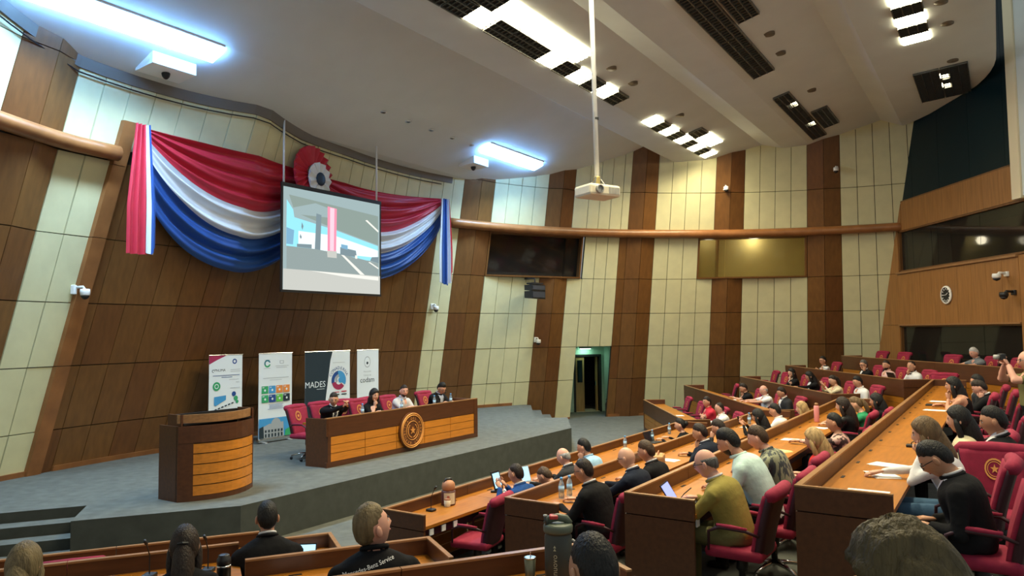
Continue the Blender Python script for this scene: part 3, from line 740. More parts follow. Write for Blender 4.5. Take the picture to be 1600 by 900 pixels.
# ------------------------------------------------------------------ lectern
t = thing('lectern', 'curved wooden lectern with orange slats and dark frame on the stage', 'lectern', W(.16, -4.545, STAGE), math.atan2(LA[1], LA[0]) + PI)
# local: +y faces the audience? make local y = audience direction, x = -lateral
def cur(u, r=0.0):                   # plan curve of the front, u 0..1
    x = -.635 + 1.27 * u
    return x * (1 + r), .27 * (1 - (2 * u - 1) ** 2) + r
def shell(mb, u0, u1, z0, z1, o, i, n=10, mi=0):
    for k in range(n):
        a, b = u0 + (u1 - u0) * k / n, u0 + (u1 - u0) * (k + 1) / n
        A, B = cur(a), cur(b)
        mb.hexa([(A[0], A[1] - i, z0), (B[0], B[1] - i, z0), (B[0], B[1] + o, z0), (A[0], A[1] + o, z0), (A[0], A[1] - i, z1), (B[0], B[1] - i, z1), (B[0], B[1] + o, z1), (A[0], A[1] + o, z1)], mi)
mb = MB(); shell(mb, 0, 1, 0, .07, .01, .03); shell(mb, 0, 1, .82, 1.06, .02, .03); shell(mb, .87, 1, .07, .82, .01, .03, 3); shell(mb, 0, .03, .07, .82, .01, .03, 2); mb.build('frame', M_DARKW, t)
mb = MB(); shell(mb, .02, .88, .06, .83, -.012, .03); mb.build('slat_backing', M_JOINT, t)
for i in range(5):
    mb = MB(); shell(mb, .03, .87, .075 + i * .149, .075 + i * .149 + .134, .006, .02); mb.build('slat', M_SLAT, t)
MB().box(-.635, -.60, -.45, 0, 0, 1.06).build('side_panel', M_DARKW, t); MB().box(.60, .635, -.45, 0, 0, 1.06).build('side_panel', M_DARKW, t)
MB().box(-.60, .60, -.42, .02, .92, .945).build('shelf', M_DARKW, t)
mb = MB(); shell(mb, .06, .99, 1.10, 1.22, -.02, .05); mb.build('tray_front', M_CAP, t)
MB().box(-.60, -.57, -.30, .06, 1.06, 1.22).build('tray_side', M_DARKW, t); MB().box(.57, .60, -.30, .03, 1.06, 1.22).build('tray_side', M_DARKW, t)
MB().box(-.57, .57, -.34, -.30, .95, 1.20).build('tray_back', M_BLACK, t)
MB().box(-.57, .57, -.30, .05, 1.07, 1.095).build('reading_top', M_BLACK, t)

# ------------------------------------------------------------------ head table
t = thing('head_table', 'long dark wood head table with orange slats and round seal on the stage', 'table', W(0, 0, STAGE), math.atan2(LA[1], LA[0]))
# local x = lateral, local -y = audience
hl = 2.25
MB().box(-hl, hl, 0, .035, .54, .85).build('fascia', M_DARKW, t)
MB().box(-hl, hl, -.005, .05, 0, .09).build('plinth', M_DARKW, t)
MB().box(hl - .13, hl, -.004, .6, .09, .85).build('right_post', M_DARKW, t)
MB().hexa([(-hl - .03, .5, 0), (-hl + .03, -.004, 0), (-hl + .10, -.004, 0), (-hl + .02, .5, 0), (-hl - .03, .5, .85), (-hl + .03, -.004, .85), (-hl + .10, -.004, .85), (-hl + .02, .5, .85)]).build('left_end', M_DARKW, t)
MB().box(-hl + .09, hl - .12, .022, .034, .09, .55).build('slat_backing', M_JOINT, t)
n = 5; x0, x1 = -hl + .1, hl - .13
for i in range(n):
    a = x0 + (x1 - x0) * i / n; b = x0 + (x1 - x0) * (i + 1) / n
    for j in range(3): MB().box(a + .006, b - .006, .004, .021, .095 + j * .148, .095 + j * .148 + .138).build('slat', M_SLAT, t)
MB().box(-hl + .05, hl - .02, .03, .68, .72, .75).build('table_top', M_ORNG, t)
MB().box(-hl, hl, -.006, .05, .85, .868).build('edging', M_CAP, t)
E_ = thing('state_seal', 'round carved wooden seal with gold rings and star on the head table', 'seal', W(.02, -.04, -1.94), math.atan2(LA[1], LA[0]))
Mx = Matrix.Rotation(PI / 2, 4, 'X')
rot_mb(MB().lathe([(.36, 0), (.36, .04), (.30, .045), (.30, .04)], 36), Mx).build('disc', mat('seal_brown', (.12, .04, .014), .4), E_)
for r in (.335, .30, .185):
    mb = MB(); pts = [(r * math.cos(2 * PI * i / 36), r * math.sin(2 * PI * i / 36), .045) for i in range(37)]
    mb.tube(pts, .013 if r > .2 else .008, 6, cap=False); rot_mb(mb, Mx).build('ring', M_GOLD, E_, True)
mb = MB(); mb.prism([((.075 if k % 2 == 0 else .03) * math.sin(k * PI / 5), (.075 if k % 2 == 0 else .03) * math.cos(k * PI / 5)) for k in range(10)], .04, .06); rot_mb(mb, Mx).build('star', M_GOLD, E_)
mb = MB()
for s_ in (-1, 1):
    for k in range(9):
        a = -PI / 2 + s_ * (.25 + k * .27); c = (.135 * math.cos(a), .135 * math.sin(a), .048)
        mb.ball(c, (.022, .011, .008), 6, 4, M=Matrix.Rotation(a + PI / 2 + s_ * .5, 3, 'Z'))
rot_mb(mb, Mx).build('wreath', M_GOLD, E_)
mb = MB(); body = 'REPUBLICA DEL PARAGUAY '
for i, ch in enumerate(body):
    if ch == ' ': continue
    a = PI / 2 - 2 * PI * (i + .5) / len(body) + PI * .96; vs, fs = text_geo(ch, .075)
    mb.add([((.24 + q.y) * math.cos(a) + q.x * math.sin(a), (.24 + q.y) * math.sin(a) - q.x * math.cos(a), .047) for q in vs], fs)
rot_mb(mb, Mx).build('lettering', M_GOLD, E_)

# ------------------------------------------------------------------ wall cameras and loudspeaker
def cctv(label, d, z, hang=.0):
    p = WP(d, z, .03); n_ = Vector((CX, CY, 0)) - Vector((p.x, p.y, 0)); n_.normalize()
    t = thing('security_camera', label, 'camera', p, rz_of(n_), group='white wall cameras')
    MB().bbox(-.07, .07, -.02, .05, -.06, .10, .012).build('bracket', M_WPL, t)
    MB().tube([(0, .04, .06), (0, .16, .07), (0, .20, .02)], .022, 8).build('arm', M_WPL, t, True)
    MB().lathe([(.075, .05), (.08, .0), (.075, -.05), (.07, -.06)], 14, c=(0, .2, -.02)).build('shroud', M_WPL, t, True)
    MB().lathe([(.068, -.06), (.06, -.09), (.035, -.12), (.005, -.13)], 12, c=(0, .2, -.02)).build('dome', M_BLACK, t, True)
cctv('white dome camera on the brown post at the left', 176.2, .78); cctv('white dome camera right of the stage wall on a cream panel', 130.6, .74)
cctv('pale dome camera on the brown stripe left of the doorway', 113.2, -.27); cctv('small white camera high on a brown stripe above the rail', 85.2, 4.55); cctv('small white camera highest, on the rightmost brown stripe', 69.1, 4.98)
for lab, y, z, m in (('white dome camera at the right end of the honey wood wall', 17.85, 1.26, M_WPL), ('dark dome camera below the white one on the honey wood wall', 17.62, .80, M_BLACK)):
    t = thing('security_camera', lab, 'camera', (11.99, y, z), PI / 2, group='white wall cameras')
    MB().bbox(-.07, .07, -.01, .05, -.04, .08, .012).build('bracket', m, t)
    MB().tube([(0, .04, .04), (0, .2, .05), (0, .24, 0)], .03, 8).build('arm', m, t, True)
    MB().lathe([(.09, .04), (.10, -.02), (.09, -.07)], 14, c=(0, .26, -.01)).build('shroud', m, t, True)
    MB().lathe([(.085, -.07), (.07, -.11), (.005, -.14)], 12, c=(0, .26, -.01)).build('dome', M_BLACK, t, True)
p = WP(115.3, 1.22, .55); n_ = Vector((CX, CY, 0)) - Vector((p.x, p.y, 0)); n_.normalize()
t = thing('line_array_speaker', 'black stacked loudspeaker bracketed to the wall under the dark window', 'loudspeaker', p, rz_of(n_) + .35)
for k, (z0, z1) in enumerate(((.04, .22), (-.2, .03))):
    MB().hexa([(-.30, -.16, z0), (.30, -.16, z0 + .02), (.30, .16, z0), (-.30, .16, z0 - .02), (-.30, -.16, z1), (.30, -.16, z1), (.30, .16, z1), (-.30, .16, z1)]).build('cabinet', M_BLACK, t)
    MB().box(-.27, .27, .165, .172, z0 + .03, z1 - .03).build('grille', mat('speaker_grille', (.03, .03, .035), .7), t)
MB().box(-.25, .25, -.12, .12, .24, .29).build('top_frame', M_BLACK, t)
MB().tube([(0, 0, .29), (0, 0, .42), (.0, -.5, .44)], .025, 8).build('bracket', M_BLACK, t)
# ------------------------------------------------------------------ desk rows
def desk(label, p0, p1, face, fz, mod=1.55, ends=(True, True), sockets=0):
    """front lip from p0 to p1 (plan), people sit on the side opposite to face"""
    d = Vector((p1.x - p0.x, p1.y - p0.y, 0)); L = d.length; d.normalize()
    rz = math.atan2(d.y, d.x)
    back = Vector((-d.y, d.x, 0)); s = 1 if back.dot(Vector((face[0], face[1], 0))) < 0 else -1   # local +y*s = people side
    t = thing('desk_row', label, 'desk', (p0.x, p0.y, fz), rz, group='tiered audience desks')
    def bx(x0, x1, y0, y1, z0, z1):
        a, b = (y0, y1) if s > 0 else (-y1, -y0)
        return MB().box(x0, x1, a, b, z0, z1)
    n = max(1, round(L / mod))
    for i in range(n):
        a, b = L * i / n + (.0 if i == 0 else .003), L * (i + 1) / n - (.0 if i == n - 1 else .003)
        bx(a, b, 0, .03, .50, .875).build('fascia_panel', M_DARKW, t)
        for j in range(3):
            bx(a + .01, b - .01, .012, .03, .085 + j * .137, .085 + j * .137 + .131).build('front_plank', M_ORNG, t)
        bx(a, b, .03, .62, .715, .75).build('desk_top', M_ORNG, t)
        bx(a, b, -.006, .04, .875, .89).build('edging', M_CAP, t)
        bx(a, b, .03, .05, .45, .715).build('knee_panel', M_DARKW, t)
        k = 2
        for q in range(k):
            xx = a + (b - a) * (q + .5) / k
            bx(xx - .05, xx + .05, .10, .125, .75, .754).build('cable_slot', M_BLACK, t)
    bx(0, L, .0, .03, 0, .08).build('plinth', M_DARKW, t)
    bx(.03, L - .03, .35, .55, .60, .715).build('under_shelf', M_BLACK, t)
    for k, on in enumerate(ends):
        if not on: continue
        a, b = ((-.03, 0) if k == 0 else (L, L + .03))
        bx(a, b, -.004, .63, 0, .70).build('end_panel', M_DARKW, t)
        bx(a - .002, b + .002, -.006, .635, .71, .878).build('end_board', M_DARKW, t)
        bx(a - .004, b + .004, -.008, .637, .878, .89).build('end_edging', M_CAP, t)
    for q in range(sockets):
        bx(.10 + q * .22, .17 + q * .22, .60, .612, .63, .70).build('power_socket', M_WPL, t)
    return t
mf = (-AX[0], -AX[1])
ml = ['front desk row of the middle block, nearest the stage', 'second desk row of the middle block', 'third desk row of the middle block', 'highest desk row of the middle block, at the right']
for i, (l0, l1) in enumerate(((-4.92, 4.6), (-4.83, 5.0), (-5.25, 5.2), (-5.69, 7.3))):
    desk(ml[i], W(MR[i + 1], l0), W(MR[i + 1], l1), mf, FL[i + 1], sockets=3 if i == 0 else 1)
fl_ = ['lowest dark desk row of the far block, behind which a red polo sits', 'second desk row of the far block', 'third desk row of the far block', 'fourth desk row of the far block', 'highest desk row of the far block, before the back glass']
for i, (y0, y1) in enumerate(((22.0, 17.0), (23.6, 16.1), (22.9, 16.4), (23.4, 16.4), (23.0, 14.6))):
    desk(fl_[i], Vector((FR[i + 1], y0, 0)), Vector((FR[i + 1], y1, 0)), (-1, 0), FL[i + 1])
for lab, n_, t0, t1, r in (('front desk row at the bottom left corner', 8.22, -4.6, .64, 1), ('second desk row at the bottom left, before the clip-haired woman', 6.72, -4.6, .36, 2),
                          ('short front desk row before the dark-suited man at lower left', 7.85, .66, 1.28, 1), ('desk row before the man in the lettered black jacket', 6.19, .38, 1.83, 2),
                          ('desk row carrying the big green jug at the bottom', 4.53, -2.5, 2.40, 3), ('nearest desk row under the close-cropped man', 2.98, -2.0, 1.85, 4), ('desk corner in front of the nearest tousled head', 2.56, 2.2, 3.15, 4)):
    desk(lab, LW(n_, t0), LW(n_, t1), NL, FL[r], mod=1.3, ends=(n_ not in (7.85, 6.19), n_ not in (8.22, 6.72)))

# ------------------------------------------------------------------ chairs
def make_chair():
    t = thing('swivel_chair', 'x', 'chair')
    def seat(u, v):
        return None
    mb = MB().bbox(-.25, .25, -.24, .25, .40, .49, .035); mb.build('seat', M_CRIM, t, True)
    # backrest: padded front with a rolled top, leaning back
    def back(y_in, y_out, wtop, wbot):
        prof = []
        return prof
    n = 12; prof = []
    for k in range(n + 1):
        z = .46 + .50 * k / n; y = -.20 - .12 * (k / n) ** 1.3; prof.append((y, z))
    def face(off, wx, roll):
        vs = []
        for (y, z) in prof: vs.append((y + off, z))
        return vs
    mb = MB(); cs = []
    m = 8
    def wid(f): return .205 + .05 * f
    ring = []
    for k, (y, z) in enumerate(prof):
        f = k / n
        row = []
        for j in range(m + 1):
            x = (-1 + 2 * j / m); row.append((x * wid(f), y + .035 + .03 * x * x, z))
        for j in range(m + 1):
            x = (1 - 2 * j / m); row.append((x * wid(f), y - .015 + .03 * x * x, z))
        ring.append(row)
    k = len(ring[0]); vs = [p for r in ring for p in r]
    fs = [(i * k + j, i * k + (j + 1) % k, (i + 1) * k + (j + 1) % k, (i + 1) * k + j) for i in range(n) for j in range(k)]
    fs += [tuple(range(k))[::-1], tuple(n * k + j for j in range(k))]
    mb.add(vs, fs)
    yt, zt = prof[-1]
    mb.tube([(-.265, yt + .03, zt - .01), (-.24, yt - .0, zt), (0, yt - .02, zt + .005), (.24, yt, zt), (.265, yt + .03, zt - .01)], [.035, .055, .06, .055, .035], 12)
    br = mb.build('backrest', M_CRIM, t, True)
    mb = MB(); ring = []
    for kk, (y, z) in enumerate(prof):
        f = kk / n; row = []
        for j in range(m + 1):
            x = (-1 + 2 * j / m); row.append((x * (wid(f) + .007), y + .006 + .03 * x * x, z - .012))
        for j in range(m + 1):
            x = (1 - 2 * j / m); row.append((x * (wid(f) + .007), y - .05 + .03 * x * x, z - .012))
        ring.append(row)
    vs = [p for r in ring for p in r]; mb.add(vs, fs); mb.build('back_shell', M_MAROON, t, True)
    # emblem on the front of the backrest
    y, z = prof[9]; mb = MB()
    for r0, r1 in ((.074, .088), (.058, .064)):
        q = 18
        vv = [((r * .85) * math.cos(2 * PI * i / q), y + .052 - .30 * r * math.sin(2 * PI * i / q), z - .03 + r * math.sin(2 * PI * i / q)) for i in range(q) for r in (r0, r1)]
        mb.add(vv, [(2 * i, (2 * i + 2) % (2 * q), (2 * i + 3) % (2 * q), 2 * i + 1) for i in range(q)])
    sv = []
    for i in range(10):
        r = .040 if i % 2 == 0 else .016; a = PI / 2 + i * PI / 5
        sv.append((r * .85 * math.cos(a), y + .053 - .30 * r * math.sin(a), z - .03 + r * math.sin(a)))
    mb.add(sv + [(0, y + .053, z - .03)], [((i + 1) % 10, i, 10) for i in range(10)])
    e = mb.build('emblem', M_GOLD, br)
    for s in (-1, 1):
        a = MB().tube([(s * .24, -.21, .62), (s * .29, -.12, .665), (s * .29, .10, .675), (s * .285, .19, .63), (s * .27, .2, .47)], [.014, .018, .02, .016, .013], 8, flat=.8).build('armrest', M_MAROON, t, True)
        MB().tube([(s * .29, -.13, .679), (s * .29, .0, .685), (s * .29, .12, .69)], [.014, .02, .014], 8).build('arm_pad', M_CRIM, a, True)
    MB().lathe([(.03, .10), (.03, .25), (.05, .27), (.05, .40)], 10).build('gas_column', M_BLACK, t, True)
    for k in range(5):
        a = 2 * PI * k / 5 + .3; c, s = math.cos(a), math.sin(a)
        lg = MB().tube([(0, 0, .12), (.15 * c, .15 * s, .11), (.30 * c, .30 * s, .075)], [.03, .024, .016], 6, flat=.8).build('leg', M_CHROME, t, True)
        MB().ball((.30 * c, .30 * s, .032), (.03, .03, .032), 8, 6).build('caster', M_BLACK, lg, True)
    return t
CH0 = make_chair(); CHN = [0]
def chair(x, y, fz, rz, label):
    o = CH0 if CHN[0] == 0 else copy_tree(CH0)
    CHN[0] += 1
    o.location = (x, y, fz); o.rotation_euler = (0, 0, rz)
    return tag(o, label, 'chair', 'crimson swivel chairs')

# ------------------------------------------------------------------ people
def skin_m(k):
    return mat('skin_' + k, {'fair': (.60, .33, .22), 'tan': (.46, .23, .13), 'warm': (.52, .26, .16), 'pink': (.62, .32, .23)}[k], .55)
def hair_m(k):
    c = {'black': (.010, .009, .008), 'dark': (.022, .014, .010), 'brown': (.06, .034, .018), 'lbrown': (.13, .08, .035), 'blond': (.42, .28, .12), 'grey': (.32, .32, .31), 'dgrey': (.10, .095, .09), 'white': (.5, .5, .49), 'ash': (.16, .12, .06), 'umber': (.085, .062, .024)}[k]
    return mat('hair_' + k, c, .55, var=.4, vscale=34, stretch=(1, 1, .15), bump=.8, bscale=110, spec=.3)
def cloth(k, c): return mat('cloth_' + k, c, .92, var=.10, vscale=7, bump=.6, bscale=18, spec=.15)
M_EYE = mat('eye_white', (.7, .68, .65), .3); M_IRIS = mat('dark_iris', (.015, .01, .008), .2); M_LIP = mat('lip', (.40, .13, .11), .5)
M_SHOE = mat('black_shoe', (.012, .011, .011), .4); M_GLS = mat('spectacle_frame', (.01, .01, .01), .3)
CL = {
 'navy': cloth('navy_suit', (.012, .016, .028)), 'black': cloth('black', (.009, .009, .010)), 'blue': cloth('blue_suit', (.015, .06, .21)), 'char': cloth('charcoal_suit', (.028, .029, .032)),
 'ltblue': cloth('light_blue_shirt', (.30, .50, .68)), 'white': cloth('white_shirt', (.72, .72, .72)), 'olive': cloth('olive_jacket', (.27, .22, .055)), 'mint': cloth('mint_shirt', (.50, .66, .62)),
 'red': cloth('red_blouse', (.52, .03, .025)), 'polo': cloth('red_polo', (.55, .035, .06)), 'green': cloth('green_top', (.03, .25, .11)), 'cream': cloth('cream_jacket', (.66, .58, .38)), 'pink': cloth('pink_shirt', (.72, .48, .44)),
 'lgrey': cloth('light_grey_shirt', (.50, .50, .53)), 'grey': cloth('grey_shirt', (.16, .18, .20)), 'jeans': cloth('blue_jeans', (.10, .2, .32)), 'dk': cloth('dark_trousers', (.012, .012, .014)), 'khaki': cloth('khaki_vest', (.16, .15, .06)),
 'pat': pattern_mat('patterned_shirt', (.26, .27, .17), (.04, .05, .055), 26, (1, 1, .3)), 'floral': pattern_mat('floral_blouse', (.60, .38, .32), (.05, .03, .03), 14), 'bw': pattern_mat('black_white_top', (.7, .7, .7), (.012, .012, .012), 8, (.5, .5, 3)),
}
HD = (.083, .105, .125)
def head_geo(mb, M, male, fine, beard=None):
    n, m = (26, 20) if fine else (18, 14)
    vs = []
    for i in range(m + 1):
        p = PI * i / m
        for k in range(n):
            t = 2 * PI * k / n
            x, y, z = math.sin(p) * math.cos(t), math.sin(p) * math.sin(t), math.cos(p)
            sx = 1 - .30 * max(0, -z - .1) ** 1.2; sy = 1 - .12 * max(0, -z) if y > 0 else 1 - .25 * max(0, -z)
            px, py, pz = x * HD[0] * sx, y * HD[1] * sy, z * HD[2]
            if y > 0:
                py *= .95
                nose = math.exp(-(x / .17) ** 2) * (max(0, 1 - abs((z + .14) / .30))) * (y > .3)
                py += .032 * nose
                sock = math.exp(-((abs(x) - .40) / .2) ** 2 - ((z - .06) / .14) ** 2); py -= .012 * sock
                brow = math.exp(-((z - .22) / .1) ** 2) * (abs(x) < .7); py += .004 * brow
                chin = math.exp(-(x / .4) ** 2 - ((z + .86) / .18) ** 2); py += .012 * chin
                lips = math.exp(-(x / .28) ** 2 - ((z + .48) / .07) ** 2); py += .005 * lips
            vs.append(M @ Vector((px, py, pz)))
    fs, ms = [], []
    for i in range(m):
        for k in range(n):
            zc = math.cos(PI * (i + .5) / m); t = 2 * PI * (k + .5) / n; xc, yc = math.sin(PI * (i + .5) / m) * math.cos(t), math.sin(PI * (i + .5) / m) * math.sin(t)
            fs.append((i * n + k, (i + 1) * n + k, (i + 1) * n + (k + 1) % n, i * n + (k + 1) % n))
            b = beard and zc < -.42 and yc > .05 and not (abs(xc) < .22 and -.55 < zc < -.42)
            ms.append(8 if b else 1)
    o = len(mb.v); mb.v += [tuple(v) for v in vs]; mb.f += [tuple(o + q for q in f) for f in fs]; mb.m += ms
    R3 = M.to_3x3()
    for s in (-1, 1):
        mb.ball(M @ Vector((s * .0865, -.010, -.008)), (.012, .021, .034), 8, 6, 1, R3 @ Matrix.Rotation(s * .3, 3, 'Z'))
        mb.ball(M @ Vector((s * .031, .078, .008)), (.0165, .0105, .0095), 8, 6, 5, R3)
        mb.ball(M @ Vector((s * .031, .0855, .008)), (.0085, .005, .0085), 8, 5, 6, R3)
        mb.ball(M @ Vector((s * .032, .087, .027)), (.023, .008, .0055), 8, 4, 6, R3)
    mb.ball(M @ Vector((0, .0845, -.056)), (.028, .011, .0085), 10, 5, 7, R3)
def hair_geo(style, fine):
    mb = MB(); n, m = (44, 30) if style == 'tousled' else (28, 20) if fine else (18, 14)
    vs = []
    rng = random.Random(3)
    for i in range(m + 1):
        p = PI * i / m
        for k in range(n):
            t = 2 * PI * k / n
            x, y, z = math.sin(p) * math.cos(t), math.sin(p) * math.sin(t), math.cos(p)
            front = {'short': .66, 'receding': .88, 'long': .62, 'bob': .60, 'pony': .66, 'bun': .66, 'bald': 2, 'cap': .35, 'buzz': .66, 'quiff': .64, 'tousled': .60}[style]
            if y > 0: zl = front * y ** .7 + .16 * (1 - y ** .7)
            else: zl = .16 - 1.1 * (max(0, -y - .22) / .78) ** .6
            if style in ('long', 'bob', 'tousled'): zl = front * max(0, y - .25) / .75 - (1.6 * max(0, .35 - y))
            mm = min(1, max(0, (z - zl) / .12 + .5)); mm = mm * mm * (3 - 2 * mm)
            if style == 'bald':
                zl = .02 + (-min(y, .25)) * (-.62); mm = min(1, max(0, (z - zl) / .12 + .5)) * min(1, max(0, (.34 - z) / .12 + .5)) * (1 if y < .35 else 0)
            if style == 'receding' and z > .72 and y > -.35: mm *= .55
            g = {'short': 1.13, 'receding': 1.08, 'long': 1.16, 'bob': 1.18, 'pony': 1.09, 'bun': 1.09, 'bald': 1.045, 'cap': 1.12, 'buzz': 1.05, 'quiff': 1.20, 'tousled': 1.22}[style]
            ge = 1.012 + (g - 1.012) * min(1, max(0, (z - zl) / .55)) if style not in ('long', 'bob', 'bald', 'tousled') else g
            r = .86 + (ge - .86) * mm + (rng.random() - .5) * .03 * mm
            if style == 'tousled': r += mm * (.05 * math.sin(7 * x + 4 * z) * math.sin(6 * y + 3 * x) + .035 * math.sin(15 * x + 9 * y) + (rng.random() - .5) * .06)
            top = 1 + .03 * max(0, z)
            vs.append((x * HD[0] * r * (1.03 if style in ('long', 'bob') else 1.0), y * HD[1] * r - .002, z * HD[2] * r * top + .004))
    fs = [(i * n + k, (i + 1) * n + k, (i + 1) * n + (k + 1) % n, i * n + (k + 1) % n) for i in range(m) for k in range(n)]
    mb.add(vs, fs)
    if style in ('long', 'bob'):
        Lh = .34 if style == 'long' else .20
        pts = [(0, -.025, .06), (0, -.045, -.03), (0, -.065, -.10), (0, -.085, -.10 - Lh * .35), (0, -.10, -.10 - Lh * .7), (0, -.10, -.10 - Lh * .95)]
        rr = [.075, .098, .104, .108, .095, .05]
        mb.tube(pts, rr, 16, flat=.72)
        for s in (-1, 1):
            mb.tube([(s * .066, .02, .05), (s * .088, .015, -.04), (s * .09, .0, -.12), (s * .08, -.02, -.10 - Lh * .6)], [.02, .028, .03, .012], 8)
    if style == 'pony':
        mb.tube([(0, -.095, .05), (0, -.125, .03), (0, -.14, -.06), (0, -.125, -.16), (0, -.11, -.22)], [.03, .028, .04, .034, .01], 10)
    if style == 'bun': mb.ball((0, -.125, .02), (.05, .042, .05), 12, 8)
    return mb
def ik(S, H, l1, l2, pole):
    d = H - S; L = d.length
    if L > (l1 + l2) * .985: H = S + d * ((l1 + l2) * .985 / L); d = H - S; L = d.length
    if L < .12: H = S + d.normalized() * .12; d = H - S; L = .12
    a = (l1 * l1 - l2 * l2 + L * L) / (2 * L); hh = math.sqrt(max(0, l1 * l1 - a * a))
    u = d / L; pp = (pole - u * pole.dot(u)).normalized()
    return S + u * a + pp * hh, H
def hand_geo(mb, wrist, fdir, palm_n, s, mi=1):
    fdir = fdir.normalized(); n = (palm_n - fdir * palm_n.dot(fdir)).normalized(); side = fdir.cross(n) * s
    mb.tube([wrist - fdir * .02, wrist + fdir * .02, wrist + fdir * .06, wrist + fdir * .09], [.026, .034, .042, .036], 8, mi, flat=.5)
    for k, (o, l) in enumerate(((-.030, .058), (-.010, .070), (.011, .066), (.030, .050))):
        b = wrist + fdir * .082 + side * o
        p1 = b + fdir * l * .45; p2 = p1 + (fdir * .75 + n * .65).normalized() * l * .33; p3 = p2 + (fdir * .35 + n * .95).normalized() * l * .27
        mb.tube([b, p1, p2, p3], [.0095, .009, .0085, .006], 6, mi)
    b = wrist + fdir * .03 - side * .032
    p1 = b + (fdir * .6 - side * .8).normalized() * .035; p2 = p1 + (fdir * .95 - side * .1 + n * .3).normalized() * .032
    mb.tube([b, p1, p2], [.012, .0105, .007], 6, mi)
PPL = []
